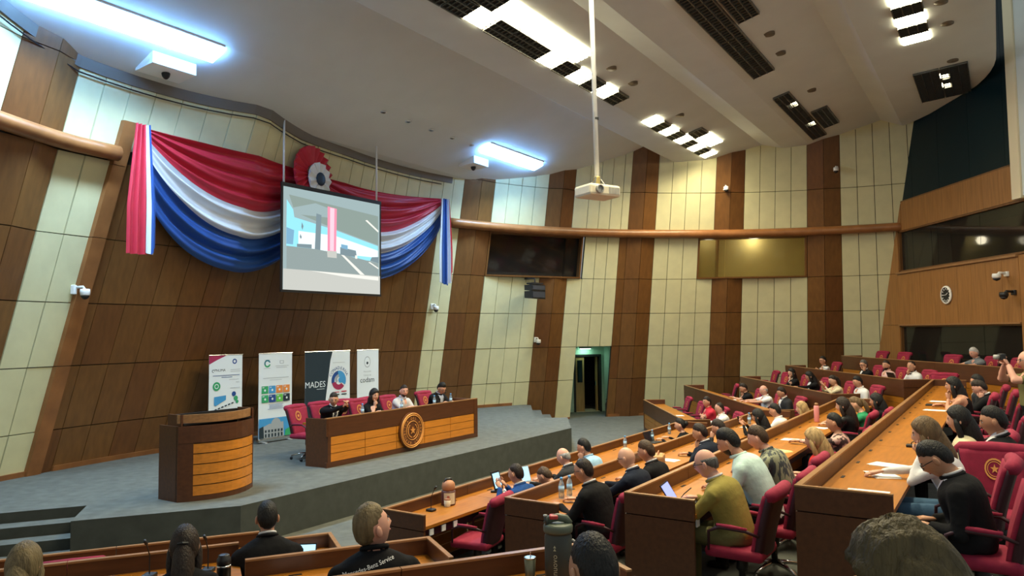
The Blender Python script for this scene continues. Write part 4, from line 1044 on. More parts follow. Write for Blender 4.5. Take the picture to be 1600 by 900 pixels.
def person(label, pos, fz, face, h=1.28, lean=12, head=(8, 0), hair=('short', 'dark'), skin='warm', top='navy', jacket=True, arms=('desk', 'desk'), edge=.38, male=True, shirt=(.7, .7, .7), tie=None,
           glasses=False, beard=False, voxel=.02, bare=False, width=1.0, stand=False, legs='dk', fine=True, turn=0, seat_label=None, extra=None, hscale=1.0):
    """pos = plan position of the head; root is put so that the head lands there"""
    lr = math.radians(lean); base = .53 if not stand else .98
    if stand: Lt = .50; 
    else: Lt = min(.78, max(.40, (h - .785) / math.cos(lr)))
    fwd = Lt * math.sin(lr) * 1.0 + .03
    f = Vector((face[0], face[1], 0)).normalized(); f.rotate(Euler((0, 0, math.radians(turn))))
    root = Vector((pos[0], pos[1], 0)) - f * fwd
    t = thing('person', label, 'person', (root.x, root.y, fz), rz_of(f), group='people in the hall')
    g = (1.0 if male else .9) * width; jb = .010 if jacket else 0
    # spine
    N = 10; sp_ = [Vector((0, 0, base - .03))]; a_ = []
    for i in range(N):
        al = lr * (.45 + 1.1 * i / (N - 1)); a_.append(al)
        sp_.append(sp_[-1] + Vector((0, math.sin(al), math.cos(al))) * Lt / N)
    a_.append(a_[-1])
    S_ = [0, .12, .3, .5, .68, .80, .88, .94, 1.0]
    wx = [.165, .190, .182, .192, .212, .222, .210, .150, .070]; wy = [.115, .138, .135, .135, .142, .136, .118, .090, .064]
    if not male: wx = [.165, .19, .158, .162, .178, .186, .174, .120, .058]; wy = [.112, .13, .108, .118, .132, .120, .100, .076, .054]
    mb = MB(); vs = []; n = 20
    for s, x, y in zip(S_, wx, wy):
        fi = s * N; i0 = min(N - 1, int(fi)); c = sp_[i0].lerp(sp_[i0 + 1], fi - i0); al = a_[i0]
        e2 = Vector((0, math.cos(al), -math.sin(al)))
        for k in range(n):
            q = 2 * PI * k / n; cx, cy = math.cos(q), math.sin(q)
            cx = math.copysign(abs(cx) ** .8, cx); cy = math.copysign(abs(cy) ** .8, cy)
            vs.append(c + Vector((1, 0, 0)) * cx * (x * width + jb) + e2 * cy * (y * (.6 + .4 * width) + jb))
    fs = [(i * n + k, i * n + (k + 1) % n, (i + 1) * n + (k + 1) % n, (i + 1) * n + k) for i in range(len(S_) - 1) for k in range(n)] + [tuple(range(n))[::-1], tuple((len(S_) - 1) * n + k for k in range(n))]
    mb.add(vs, fs)
    top_p = sp_[-1]; ah = a_[-1]
    hp, hy = math.radians(head[0]), math.radians(head[1])
    Rh = Matrix.Rotation(hy, 4, 'Z') @ Matrix.Rotation(-hp, 4, 'X')
    if len(head) > 2: Rh = Matrix.Rotation(math.radians(head[2]), 4, 'Y') @ Rh
    hc = top_p + Vector((0, math.sin(ah) * .05, .032)) + Rh.to_3x3() @ Vector((0, .025, .105))
    Mh = Matrix.Translation(hc) @ Rh @ Matrix.Scale(hscale, 4)
    mb.tube([top_p - Vector((0, math.sin(ah), math.cos(ah))) * .05, top_p + Vector((0, .01, .03)), hc - (Rh.to_3x3() @ Vector((0, .012, .06)))], [.062 * g, .054 * g, .052 * g], 12)
    segs = []          # (p0, p1, radius, material)
    sh_i = sp_[8]; shx = (.195 if male else .168) * width
    hands = []
    e2 = Vector((0, math.cos(a_[8]), -math.sin(a_[8])))
    for s, pose in zip((-1, 1), arms):
        S = sh_i + Vector((s * shx, 0, .005))
        fn = None; pole = Vector((s * .7, -.5, -.9)); pn = Vector((0, 0, -1))
        if pose == 'desk': H = Vector((s * .17, edge + .16, .795)); fn = Vector((-s * .35, 1, -.05))
        elif pose == 'fold': H = Vector((-s * .04, edge + .10 + (.04 if s > 0 else 0), .795)); fn = Vector((-s, .25, 0)); pole = Vector((s * 1, -.2, -.5))
        elif pose == 'write': H = Vector((s * .08, edge + .24, .80)); fn = Vector((-s * .3, 1, -.25))
        elif pose == 'chin': H = hc + (Rh.to_3x3() @ Vector((s * .035, .085, -.19))); fn = Vector((-s * .15, .05, 1)); pn = Vector((0, -1, 0)); pole = Vector((s * .3, .5, -1))
        elif pose == 'cheek': H = hc + (Rh.to_3x3() @ Vector((s * .085, .06, -.15))); fn = Vector((-s * .15, -.1, 1)); pn = Vector((-s, -.3, 0)); pole = Vector((s * .4, .5, -1))
        elif pose == 'face': H = hc + (Rh.to_3x3() @ Vector((s * .05, .13, -.10))); fn = Vector((-s * .35, -.15, 1)); pn = Vector((0, -1, 0)); pole = Vector((s * .3, .6, -1))
        elif pose == 'clasp': H = Vector((s * .035, edge + .14, .98)); fn = Vector((-s * .5, .2, .8)); pn = Vector((-s, 0, 0)); pole = Vector((s * .6, 0, -1))
        elif pose == 'lap': H = Vector((s * .11, .26, .64)); fn = Vector((-s * .4, 1, 0))
        elif pose == 'phone': H = Vector((s * .07, .36, .92)); fn = Vector((-s * .2, .6, .6)); pn = Vector((-s * .4, -1, 0))
        elif pose == 'cross': H = Vector((-s * .13, .20, base + .27)); fn = Vector((-s, .15, .1)); pole = Vector((s * 1, .3, -.6)); pn = Vector((0, -1, 0))
        elif pose == 'arm': H = Vector((s * .28, .20, .72)); fn = Vector((0, 1, -.1))
        elif pose == 'camera': H = hc + (Rh.to_3x3() @ Vector((s * .06, .24, -.03))); fn = Vector((-s * .3, .4, .8)); pn = Vector((-s, 0, 0))
        elif pose == 'side': H = Vector((s * .25, .05, base - .10)); fn = Vector((0, .2, -1)); pn = Vector((-s, 0, 0))
        l1, l2 = .275 * (.95 if not male else 1), .25 * (.95 if not male else 1)
        E, H = ik(S, H, l1, l2, pole)
        r = (.057 if male else .046) * (.5 + .5 * width) + jb * .6
        mb.tube([S + Vector((-s * .04, 0, .0)), S + Vector((s * .02, 0, -.005)), S.lerp(E, .5), E], [r * 1.12, r * 1.12, r * .98, r * .82], 10)
        mb.ball(S, r * 1.16, 10, 7)
        mb.tube([E + (S - E).normalized() * .02, E.lerp(H, .35), H], [r * .82, r * .80, r * .60], 10); mb.ball(E, r * .82, 10, 6)
        segs += [(S, E, 'ua'), (E, H, 'fa')]; hands.append((H, fn, pn, s))
    hipz = base
    for s in (-1, 1):
        if stand:
            Hp, K, A = Vector((s * .09, 0, base)), Vector((s * .10, .03, .52)), Vector((s * .10, 0, .09))
        else:
            Hp, K, A = Vector((s * .095, .02, base)), Vector((s * .12, .43, base + .01)), Vector((s * .12, .42, .10))
        mb.tube([Hp, Hp.lerp(K, .5), K], [.092 * g, .085 * g, .066 * g], 12); mb.ball(K, .066 * g, 10, 6)
        mb.tube([K, K.lerp(A, .4), A], [.064 * g, .060 * g, .046 * g], 10)
        mb.tube([A + Vector((0, -.05, -.055)), A + Vector((0, .04, -.05)), A + Vector((0, .16, -.068))], [.042, .046, .032], 8)
        segs += [(Hp, K, 'leg'), (K, A, 'leg'), (A + Vector((0, -.06, -.07)), A + Vector((0, .18, -.07)), 'shoe')]
    mb.ball((0, -.01, base + .01), (.165 * g, .13 * g, .10), 14, 8)
    me0 = mb.mesh('tmp', M_SHOE); ob = bpy.data.objects.new('tmp', me0); COL.objects.link(ob)
    md = ob.modifiers.new('r', 'REMESH'); md.mode = 'VOXEL'; md.voxel_size = voxel
    m2 = ob.modifiers.new('s', 'SMOOTH'); m2.factor = .5; m2.iterations = 4
    me1 = bpy.data.meshes.new_from_object(ob.evaluated_get(bpy.context.evaluated_depsgraph_get()))
    nv = len(me1.vertices); co = np.empty(nv * 3); me1.vertices.foreach_get('co', co); co = co.reshape(-1, 3)
    faces = [tuple(p.vertices) for p in me1.polygons]
    bpy.data.objects.remove(ob); bpy.data.meshes.remove(me0); bpy.data.meshes.remove(me1)
    fc = np.array([co[list(q)].mean(0) for q in faces])
    def sd(p0, p1):
        p0, p1 = np.array(p0), np.array(p1); d = p1 - p0; tt = np.clip(((fc - p0) @ d) / (d @ d), 0, 1)
        return np.linalg.norm(fc - p0 - tt[:, None] * d, axis=1), tt
    dist = [np.min([sd(sp_[i], sp_[i + 1])[0] for i in range(N)], axis=0) - .115]
    dn, tn_ = sd(top_p, hc); dist.append(dn - .050)
    kinds = ['torso', 'neck']
    tts = [None, tn_]
    for p0, p1, kd in segs:
        d_, t_ = sd(p0, p1); rr = {'ua': .052, 'fa': .045, 'leg': .075, 'shoe': .05}[kd]
        dist.append(d_ - rr); kinds.append(kd); tts.append(t_)
    idx = np.argmin(np.array(dist), axis=0)
    fm = np.zeros(len(faces), int)
    zrel = fc @ np.array([0, math.sin(ah), math.cos(ah)]); ztop = np.array(top_p) @ np.array([0, math.sin(ah), math.cos(ah)])
    fwdv = np.array([0, math.cos(ah), -math.sin(ah)]); front = (fc - np.array(sp_[7])) @ fwdv
    for j in range(len(faces)):
        kd = kinds[idx[j]]; z = fc[j][2]
        if kd == 'neck': fm[j] = 1 if zrel[j] > ztop - .012 else 0
        elif kd == 'torso':
            fm[j] = 2 if (z < base + .03) else 0
            if zrel[j] > ztop + .0: fm[j] = 1
            dz = ztop - zrel[j]
            if front[j] > .03 and dz < .30 and abs(fc[j][0]) < .012 + .23 * (.30 - dz) * (1 if jacket else .35):
                if jacket: fm[j] = 9 if (tie and abs(fc[j][0]) < .022) else 3
                elif dz < .09: fm[j] = 1
            if bare and dz < .10: fm[j] = 1
        elif kd == 'ua': fm[j] = 1 if bare else 0
        elif kd == 'fa': fm[j] = 1 if (bare or (extra == 'short_sleeve')) else 0
        elif kd == 'leg': fm[j] = 2
        else: fm[j] = 4
        if extra == 'short_sleeve' and kd == 'ua' and tts[idx[j]][j] > .72: fm[j] = 1
    out = MB(); out.v = [tuple(c) for c in co]; out.f = faces; out.m = [int(x) for x in fm]
    head_geo(out, Mh, male, fine, beard)
    for H, fn, pn, s in hands: hand_geo(out, H, fn, pn, s)
    if shirt and male:      # shirt collar standing round the neck
        for (rr, dz, tk, mi) in ((.061, .006, .0105, 3), (.074, -.016, .0145, 0)) if jacket else ((.066 * (.5 + .5 * width), -.010, .017, 0),):
            cc = top_p + Vector((0, -.002, dz)); pts = []
            for k in range(17):
                q = 2 * PI * k / 16; pts.append(cc + Vector((rr * g * math.cos(q), rr * .95 * g * math.sin(q) + .004, .016 - .026 * math.sin(q))))
            out.tube(pts, tk, 6, mi, cap=False)
    sk = skin_m(skin); hm = hair_m(hair[1])
    sh = mat('shirt_%d_%d_%d' % tuple(int(c * 100) for c in shirt), shirt, .8) if shirt else M_PAPER
    tm = mat('tie_%s' % (tie or 'none'), {'red': (.3, .02, .03), 'blue': (.02, .05, .2), 'dark': (.02, .02, .03), None: (0, 0, 0)}[tie], .6)
    body = out.build('body', [CL[top], sk, CL[legs], sh, M_SHOE, M_EYE, M_IRIS, M_LIP, hm, tm], t, True)
    if hair[0] != 'none':
        hb = hair_geo(hair[0], fine); rot_mb(hb, Mh); hb.build('hair', hm, t, True)
    if glasses:
        gb = MB()
        for s in (-1, 1):
            c = Vector((s * .033, .100, .006)); gb.tube([c + Vector((.023 * math.cos(2 * PI * k / 12), 0, .018 * math.sin(2 * PI * k / 12))) for k in range(13)], .0028, 5, cap=False)
            gb.tube([(s * .056, .098, .01), (s * .080, .05, .012), (s * .082, -.02, .008)], .0028, 5)
        gb.tube([(-.012, .102, .01), (.012, .102, .01)], .0028, 5); rot_mb(gb, Mh); gb.build('glasses', M_GLS, t)
    PPL.append((t, body, root, f, Mh))
    if not stand and seat_label:
        chair(root.x - f.x * .03, root.y - f.y * .03, fz, rz_of(f), seat_label)
    return t, body, Mh, root, f
def MPos(r, off, s): return W(MR[r] + off, s)
def FPos(r, off, y): return Vector((FR[r] + off, y, 0))
def LPos(n_, t_): return LW(n_, t_)
def mp(r, off, s, label, seat, **k):
    lean = k.get('lean', 12); h = k.get('h', 1.28)
    hipoff = off + min(.78, max(.4, (h - .785) / math.cos(math.radians(lean)))) * math.sin(math.radians(lean)) + .03
    k.setdefault('edge', max(.12, hipoff - .62))
    k.setdefault('voxel', .02 if r >= 2 else .024)
    return person(label, MPos(r, off, s), FL[r], mf, seat_label='crimson swivel chair ' + seat, **k)
def fp(r, off, y, label, seat, **k):
    lean = k.get('lean', 8); k['lean'] = lean; h = k.get('h', 1.25); k['h'] = h
    hipoff = off + min(.78, max(.4, (h - .785) / math.cos(math.radians(lean)))) * math.sin(math.radians(lean)) + .03
    k.setdefault('edge', max(.12, hipoff - .62))
    return person(label, FPos(r, off, y), FL[r], (-1, 0), seat_label='crimson swivel chair ' + seat, voxel=.03, fine=False, **k)
# ---- head table speakers (facing the audience)
sf = (AX[0], AX[1])
def stg(a, l, label, seat, **k):
    lean = k.get('lean', 12); h = k['h']
    return person(label, W(a, l), STAGE, sf, seat_label='crimson swivel chair ' + seat, voxel=.022, edge=max(.1, -.68 - a + .2), **k)
stg(-.92, -1.22, 'dark-suited man leaning in with joined hands, leftmost at the head table', 'of the leftmost speaker at the head table', h=1.24, lean=16, head=(14, -28), arms=('clasp', 'clasp'), top='black', tie='dark', turn=-12)
stg(-.72, -.33, 'woman in a black top resting chin on her hand at the head table', 'of the woman in black at the head table', h=1.25, lean=12, head=(6, -10), arms=('fold', 'chin'), top='black', jacket=False, extra='short_sleeve', male=False, hair=('long', 'black'), skin='fair')
stg(-.74, .60, 'bearded man in a pale grey shirt with folded arms at the head table', 'of the man in pale grey at the head table', h=1.27, lean=14, head=(6, -25), arms=('fold', 'fold'), top='lgrey', jacket=False, extra='short_sleeve', hair=('buzz', 'dark'), beard=True, skin='pink')
stg(-.76, 1.85, 'man in dark jacket and glasses looking down, rightmost at the head table', 'of the rightmost speaker at the head table', h=1.26, lean=16, head=(28, -10), arms=('fold', 'fold'), top='black', shirt=(.5, .55, .65), glasses=True, hair=('quiff', 'black'))
for a, l, dz, lab in ((-1.30, -1.75, 0.15, 'empty crimson swivel chair at the left end of the head table'), (-1.35, -.62, -.25, 'empty crimson swivel chair between the two leftmost speakers'), (-1.25, .12, .0, 'empty crimson swivel chair behind the middle of the head table')):
    p = W(a + .25, l); chair(p.x, p.y, STAGE, rz_of(sf) + dz, lab)

# ---- middle block, first row
mp(1, .85, -3.35, 'man in a bright blue suit holding up a tablet, front row', 'of the blue-suited man', h=1.26, lean=12, head=(12, 0), hair=('receding', 'dark'), top='blue', arms=('phone', 'phone'))
mp(1, .92, -2.66, 'man bent low behind the two water bottles, front row', 'of the man bent low', h=1.14, lean=24, head=(40, 0), hair=('receding', 'brown'), top='black', arms=('desk', 'desk'))
mp(1, .80, -2.0, 'bald man in a charcoal suit beside the open laptop', 'of the bald man by the laptop', h=1.28, lean=12, head=(18, 0), hair=('bald', 'grey'), top='char', skin='pink', arms=('desk', 'desk'))
mp(1, .72, -1.22, 'dark-haired man in a light blue shirt with hand on face', 'of the man in light blue', h=1.30, lean=18, head=(14, 8), top='ltblue', jacket=False, arms=('cheek', 'desk'), hair=('short', 'black'))
mp(1, .80, 2.6, 'dark-haired woman in a dark top far along the front row', 'of the woman far along the front row', h=1.22, lean=8, head=(8, 12), top='black', male=False, jacket=False, hair=('bun', 'black'), skin='fair')
# second row
mp(2, .70, -4.34, 'balding man in a dark suit with glasses at the near end of the second row', 'of the man at the near end of the second row', h=1.30, lean=16, head=(14, 4), hair=('receding', 'dark'), top='black', glasses=True, arms=('desk', 'desk'), voxel=.018)
mp(2, .76, -3.38, 'bald man in a navy suit and glasses reading, second row', 'of the bald navy-suited man', h=1.30, lean=12, head=(18, 0), hair=('none', 'grey'), top='navy', glasses=True, skin='fair', arms=('write', 'write'))
mp(2, .72, -2.72, 'brown-haired man in a black suit beside the bald navy-suited man', 'of the brown-haired man in black', h=1.28, lean=14, head=(16, 5), hair=('short', 'brown'), top='black', arms=('desk', 'desk'))
mp(2, .76, -.86, 'dark-suited man resting his chin on his fist, second row', 'of the man with chin on fist', h=1.29, lean=14, head=(16, 8), hair=('short', 'dark'), top='navy', arms=('chin', 'desk'), skin='tan')
mp(2, .80, -.12, 'man in a charcoal suit covering his face with a hand', 'of the man covering his face', h=1.28, lean=14, head=(20, 0), hair=('short', 'dark'), top='char', arms=('face', 'desk'))
mp(2, .78, 2.1, 'dark-haired woman holding up a phone, second row', 'of the woman with the phone', h=1.22, lean=8, head=(10, 0), hair=('long', 'black'), top='black', male=False, jacket=False, arms=('phone', 'phone'))
mp(2, .78, 3.3, 'black-haired man in a white shirt, second row', 'of the white-shirted man in the second row', h=1.22, lean=10, head=(14, 0), hair=('short', 'black'), top='white', jacket=False, arms=('desk', 'desk'))
mp(2, 1.05, 4.15, 'blond woman in a white shirt leaning back, second row', 'of the blond woman in white', h=1.19, lean=-6, head=(4, 8), hair=('bob', 'blond'), top='white', male=False, jacket=False, arms=('lap', 'lap'), skin='fair')
# third row
mp(3, .67, -4.91, 'bald man in an olive jacket writing on a tablet, nearest in the third row', 'of the olive-jacketed man', h=1.30, lean=20, head=(16, 4), hair=('bald', 'dgrey'), top='olive', legs='khaki', glasses=True, skin='pink', arms=('write', 'desk'), voxel=.016)
mp(3, .62, -4.05, 'bearded man in a pale mint shirt bending over the desk', 'of the man in the mint shirt', h=1.38, lean=26, head=(26, 4), hair=('quiff', 'black'), top='mint', jacket=False, beard=True, arms=('desk', 'desk'), voxel=.016, width=1.06)
mp(3, .64, -3.10, 'brown-haired man in a patterned grey-green shirt', 'of the man in the patterned shirt', h=1.30, lean=22, head=(20, 4), hair=('short', 'brown'), top='pat', jacket=False, arms=('desk', 'desk'), voxel=.018, skin='pink')
mp(3, 1.04, -2.35, 'woman with long blond hair in a red blouse', 'of the blond woman in red', h=1.20, lean=4, head=(10, 0), hair=('long', 'blond'), top='red', male=False, jacket=False, arms=('lap', 'lap'), skin='fair')
mp(3, .94, -.57, 'woman with dark tied-back hair in a floral blouse', 'of the woman in the floral blouse', h=1.20, lean=4, head=(10, 0), hair=('bun', 'black'), top='floral', male=False, jacket=False, arms=('desk', 'lap'), skin='tan')
mp(3, .70, 1.55, 'woman with long straight dark hair and dark clothes, third row', 'of the long-haired woman in dark clothes', h=1.23, lean=6, head=(8, 0), hair=('long', 'dark'), top='black', male=False, jacket=False, arms=('desk', 'desk'), skin='fair')
mp(3, .82, 2.25, 'woman with a ponytail in a green top looking down', 'of the woman in green', h=1.21, lean=10, head=(26, 0), hair=('pony', 'lbrown'), top='green', male=False, jacket=False, arms=('desk', 'desk'), skin='fair')
mp(3, .98, 3.15, 'person in black beyond the woman in green', 'of the person in black beyond the green top', h=1.17, lean=4, head=(6, 0), hair=('long', 'black'), top='black', male=False, jacket=False, arms=('lap', 'lap'))
# fourth row
mp(4, .94, -5.30, 'man in dark suit and glasses looking down, near end of the top row', 'of the man with glasses at the near end of the top row', h=1.27, lean=14, head=(38, 0), hair=('short', 'black'), top='black', glasses=True, arms=('lap', 'lap'), voxel=.016, skin='tan')
mp(4, .78, -4.42, 'brown-haired woman in a white blouse leaning her cheek on her hand', 'of the woman in the white blouse', h=1.30, lean=18, head=(8, 0), hair=('bob', 'lbrown'), top='white', male=False, jacket=False, arms=('cheek', 'write'), legs='jeans', voxel=.017, skin='fair')
mp(4, .92, -2.75, 'woman with dark hair in a cream jacket, top row', 'of the woman in the cream jacket', h=1.25, lean=4, head=(6, 0), hair=('long', 'black'), top='cream', male=False, jacket=False, arms=('lap', 'lap'), voxel=.018, skin='fair')
mp(4, .66, 2.15, 'bare-shouldered woman in a black tank top with long dark hair', 'of the woman in the tank top', h=1.26, lean=16, head=(4, 6), hair=('long', 'black'), top='black', male=False, jacket=False, bare=True, arms=('chin', 'desk'), skin='warm')
mp(4, 1.02, 2.95, 'dark-haired man in a black jacket bending his head, top row', 'of the man in the black jacket bending his head', h=1.20, lean=8, head=(30, 0), hair=('short', 'dark'), top='black', arms=('cheek', 'lap'), skin='pink')
mp(4, .92, 4.1, 'man half hidden behind the black-jacketed man, top row', 'of the half hidden man in the top row', h=1.20, lean=4, head=(6, 0), hair=('short', 'black'), top='char', glasses=True, arms=('lap', 'lap'))
mp(4, 1.22, -3.25, 'black-suited man in profile at the right edge of the picture', 'of the black-suited man at the right edge', h=1.31, lean=2, head=(12, 0), hair=('short', 'black'), top='black', arms=('arm', 'lap'), skin='tan', voxel=.018)
# far block
fp(1, .95, 18.45, 'man in a red polo shirt with crossed arms, far block front row', 'of the man in the red polo', h=1.29, arms=('cross', 'cross'), top='polo', jacket=False, extra='short_sleeve', hair=('short', 'dark'), head=(4, 20))
fp(1, .95, 17.3, 'man in a white shirt beside the red polo', 'of the man beside the red polo', h=1.26, arms=('desk', 'arm'), top='white', jacket=False, hair=('receding', 'dark'), head=(8, 0), skin='pink')
fp(2, .86, 20.2, 'man in a black shirt with a hand at his mouth, far block second row', 'of the man with hand at mouth', h=1.20, arms=('fold', 'chin'), top='black', jacket=False, extra='short_sleeve', hair=('short', 'dark'), head=(20, 0))
fp(2, .98, 19.0, 'bald man in a white short-sleeved shirt, far block second row', 'of the bald man in white', h=1.22, arms=('desk', 'desk'), top='white', jacket=False, extra='short_sleeve', hair=('bald', 'grey'), head=(6, 0), skin='pink')
fp(2, 1.0, 17.75, 'man in a grey suit looking down, far block second row', 'of the grey-suited man in the far block', h=1.27, arms=('lap', 'lap'), top='char', hair=('short', 'dark'), head=(16, 0))
fp(3, .95, 21.2, 'woman in a black jacket with a hand at her chin, far block third row', 'of the woman in the black jacket', h=1.22, arms=('chin', 'cross'), top='black', male=False, hair=('long', 'black'), head=(2, 20), skin='fair')
fp(3, .95, 19.85, 'woman in a black jacket over a white top, far block third row', 'of the woman with the white top', h=1.21, arms=('desk', 'lap'), top='black', male=False, hair=('long', 'black'), head=(14, -10))
fp(3, .95, 18.4, 'woman in a cream-white top reading her phone, far block third row', 'of the woman reading her phone', h=1.20, arms=('phone', 'phone'), top='cream', male=False, jacket=False, hair=('pony', 'dark'), head=(16, 0), skin='fair')
fp(3, .95, 17.1, 'young man in a white shirt at the near end of the far third row', 'of the young man in white', h=1.25, arms=('lap', 'lap'), top='white', jacket=False, hair=('short', 'black'), head=(14, 0))
fp(4, .80, 22.5, 'person in a black and white top before the rightmost brown stripe', 'of the person in black and white', h=1.21, arms=('cross', 'cross'), top='bw', jacket=False, male=False, hair=('short', 'black'), head=(4, 15), glasses=True)
fp(4, .95, 20.2, 'man in a dark suit leaning on his hand, far block fourth row', 'of the man leaning on his hand', h=1.17, arms=('cheek', 'lap'), top='black', hair=('short', 'dgrey'), head=(6, 12), glasses=True)
fp(4, .95, 19.0, 'man in a pale pink shirt, far block fourth row', 'of the man in pink', h=1.22, arms=('lap', 'lap'), top='pink', jacket=False, hair=('buzz', 'dark'), head=(2, 25), beard=True)
fp(4, .95, 17.8, 'man in a white jacket with a hand at his chin, far block fourth row', 'of the man in the white jacket', h=1.25, arms=('lap', 'chin'), top='white', shirt=(.02, .02, .02), hair=('receding', 'dark'), head=(4, 25))
fp(5, .95, 17.9, 'grey-haired man in a grey shirt before the back glass', 'of the grey-haired man', h=1.26, arms=('desk', 'desk'), top='grey', jacket=False, extra='short_sleeve', hair=('short', 'white'), head=(18, 10), skin='pink')
t_, b_, Mh_, r_, f_ = person('photographer in a khaki vest standing at the right edge with a raised camera', (6.62, 9.55), FL[4], (-1, .25), stand=True, lean=2, head=(4, 0), hair=('bald', 'grey'), top='khaki', jacket=False, extra='short_sleeve', arms=('camera', 'camera'), legs='dk', glasses=True, skin='pink', voxel=.02)
hc = r_ + f_ * .34; 
t = thing('photo_camera', 'compact camera held up by the photographer', 'camera', (hc.x, hc.y, FL[4] + 1.63), rz_of(f_))
MB().bbox(-.065, .065, -.03, .03, -.04, .045, .01).build('body', M_BLACK, t); MB().tube([(0, .03, 0), (0, .09, 0)], .032, 14).build('lens', M_GREYP, t, True)
# left block
person('blond woman seen from behind at the bottom left corner', LPos(5.59, -.98), FL[2], NL, h=1.33, lean=8, head=(6, -10), hair=('bob', 'ash'), top='khaki', jacket=False, male=False, arms=('desk', 'desk'), edge=.25, seat_label=None, skin='fair', turn=-4)
person('woman in black with her dark hair clipped back, seen from behind', LPos(5.79, -.05), FL[2], NL, h=1.29, lean=8, head=(8, -6), hair=('long', 'dark'), top='black', jacket=False, male=False, arms=('desk', 'desk'), edge=.25, seat_label=None)
person('dark-suited man with white collar seen from behind at lower left', LPos(6.62, .58), FL[1], NL, h=1.53, lean=8, head=(4, 0), hair=('short', 'black'), top='black', arms=('desk', 'desk'), edge=.25, seat_label=None, width=1.05, voxel=.018)
tm, bm_, Mhm, rm, fm_ = person('man in a black lettered jacket looking up to the right, from behind', LPos(4.93, 1.10), FL[2], NL, h=1.50, lean=4, head=(-18, -74), hair=('short', 'ash'), top='black', jacket=False, arms=('desk', 'desk'), edge=.28, width=1.16, seat_label=None, hscale=1.14, voxel=.016, skin='pink')
person('close-cropped man seen from behind beside the green jug', LPos(2.37, 1.33), FL[4], NL, h=1.31, lean=10, head=(6, 0), hair=('buzz', 'black'), top='black', jacket=False, arms=('desk', 'desk'), edge=.3, seat_label=None, voxel=.016, skin='tan')
person('tousled brown-haired head nearest the viewer at the bottom right', LPos(1.16, 1.46), FL[5], (-.75, .66), h=1.30, lean=8, head=(14, 0), hair=('tousled', 'umber'), top='black', jacket=False, male=False, arms=('lap', 'lap'), seat_label=None, voxel=.016)
# lettering on the jacket, wrapped onto the cloth
vs, fs = text_geo('Mercedes-Benz Service', .036)
bv = BVHTree.FromPolygons([v.co.copy() for v in bm_.data.vertices], [tuple(p.vertices) for p in bm_.data.polygons])
mb = MB(); out = []
for v in vs:
    X, Z = v.x * .97 - v.y * .22 - .06, v.x * .22 + v.y * .97 + 1.14
    hit = bv.ray_cast(Vector((X, -1.2, Z)), Vector((0, 1, 0)))
    y = hit[0].y - .005 if hit[0] is not None else -.14
    out.append((X, y, Z))
mb.add(out, fs).build('jacket_lettering', mat('white_print', (.8, .8, .8), .8), tm)
# claw clip in the hair of the woman in black
for tt, bb, rr, ff, MM in PPL:
    if 'clipped' in tt['label']:
        c = MB().tube([(-.035, -.112, .03), (0, -.125, .035), (.035, -.112, .03)], [.008, .012, .008], 6); rot_mb(c, MM); c.build('hair_clip', M_BLACK, tt)

# ---- empty chairs
p = W(4.66, -4.15); chair(p.x, p.y, FL[1], rz_of(mf) + .18, 'empty crimson swivel chair at the near end of the front row')
for x, y, r, lab in ((4.75, 21.4, 1, 'empty crimson chair farthest in the far front row'), (4.75, 19.9, 1, 'empty crimson chair next to the red polo'), (6.35, 22.2, 2, 'empty crimson chair at the far end of the far second row'),
                     (8.05, 23.6, 3, 'empty crimson chair farthest in the far third row'), (8.05, 22.5, 3, 'second empty crimson chair in the far third row'), (11.2, 23.0, 5, 'empty crimson chair farthest before the honey wall'),
                     (11.2, 21.7, 5, 'second empty crimson chair before the honey wall'), (11.2, 19.3, 5, 'empty crimson chair left of the grey-haired man'), (11.2, 16.9, 5, 'empty crimson chair right of the grey-haired man')):
    chair(x, y, FL[r], rz_of((-1, 0)) + random.uniform(-.25, .25), lab)
chair(9.45, 16.35, FL[4], rz_of((-.6, -.8)), 'empty crimson chair facing the viewer at the near end of the fourth far row')
p = W(9.90, -4.0); chair(p.x, p.y, FL[4], rz_of((-.45, -.90)), 'empty crimson chair turned to show its gold emblem, right of the top row')
for l, lab in ((-1.6, 'empty crimson chair between the floral and red blouses'), (.5, 'empty crimson chair before the long-haired woman, third row')):
    p = W(MR[3] + 1.15, l); chair(p.x, p.y, FL[3], rz_of(mf) + .1, lab)
for l, lab in ((-.9, 'empty crimson chair in the top row beyond the cream jacket'), (.9, 'empty crimson chair in the top row before the tank top')):
    p = W(MR[4] + 1.2, l); chair(p.x, p.y, FL[4], rz_of(mf) - .1, lab)
p = W(MR[2] + 1.1, -1.75); chair(p.x, p.y, FL[2], rz_of(mf), 'empty crimson chair in the middle of the second row')
p = W(MR[2] + 1.1, 1.1); chair(p.x, p.y, FL[2], rz_of(mf), 'empty crimson chair before the woman with the phone')
for l in (.2, 1.3):
    p = W(MR[1] + 1.1, l); chair(p.x, p.y, FL[1], rz_of(mf), 'empty crimson chair in the front row, %s the light blue shirt' % ('next to' if l < 1 else 'two seats past'))
p = LW(7.78, -.95); chair(p.x, p.y, FL[1], rz_of(NL), 'empty crimson chair behind the front desk at the bottom left')

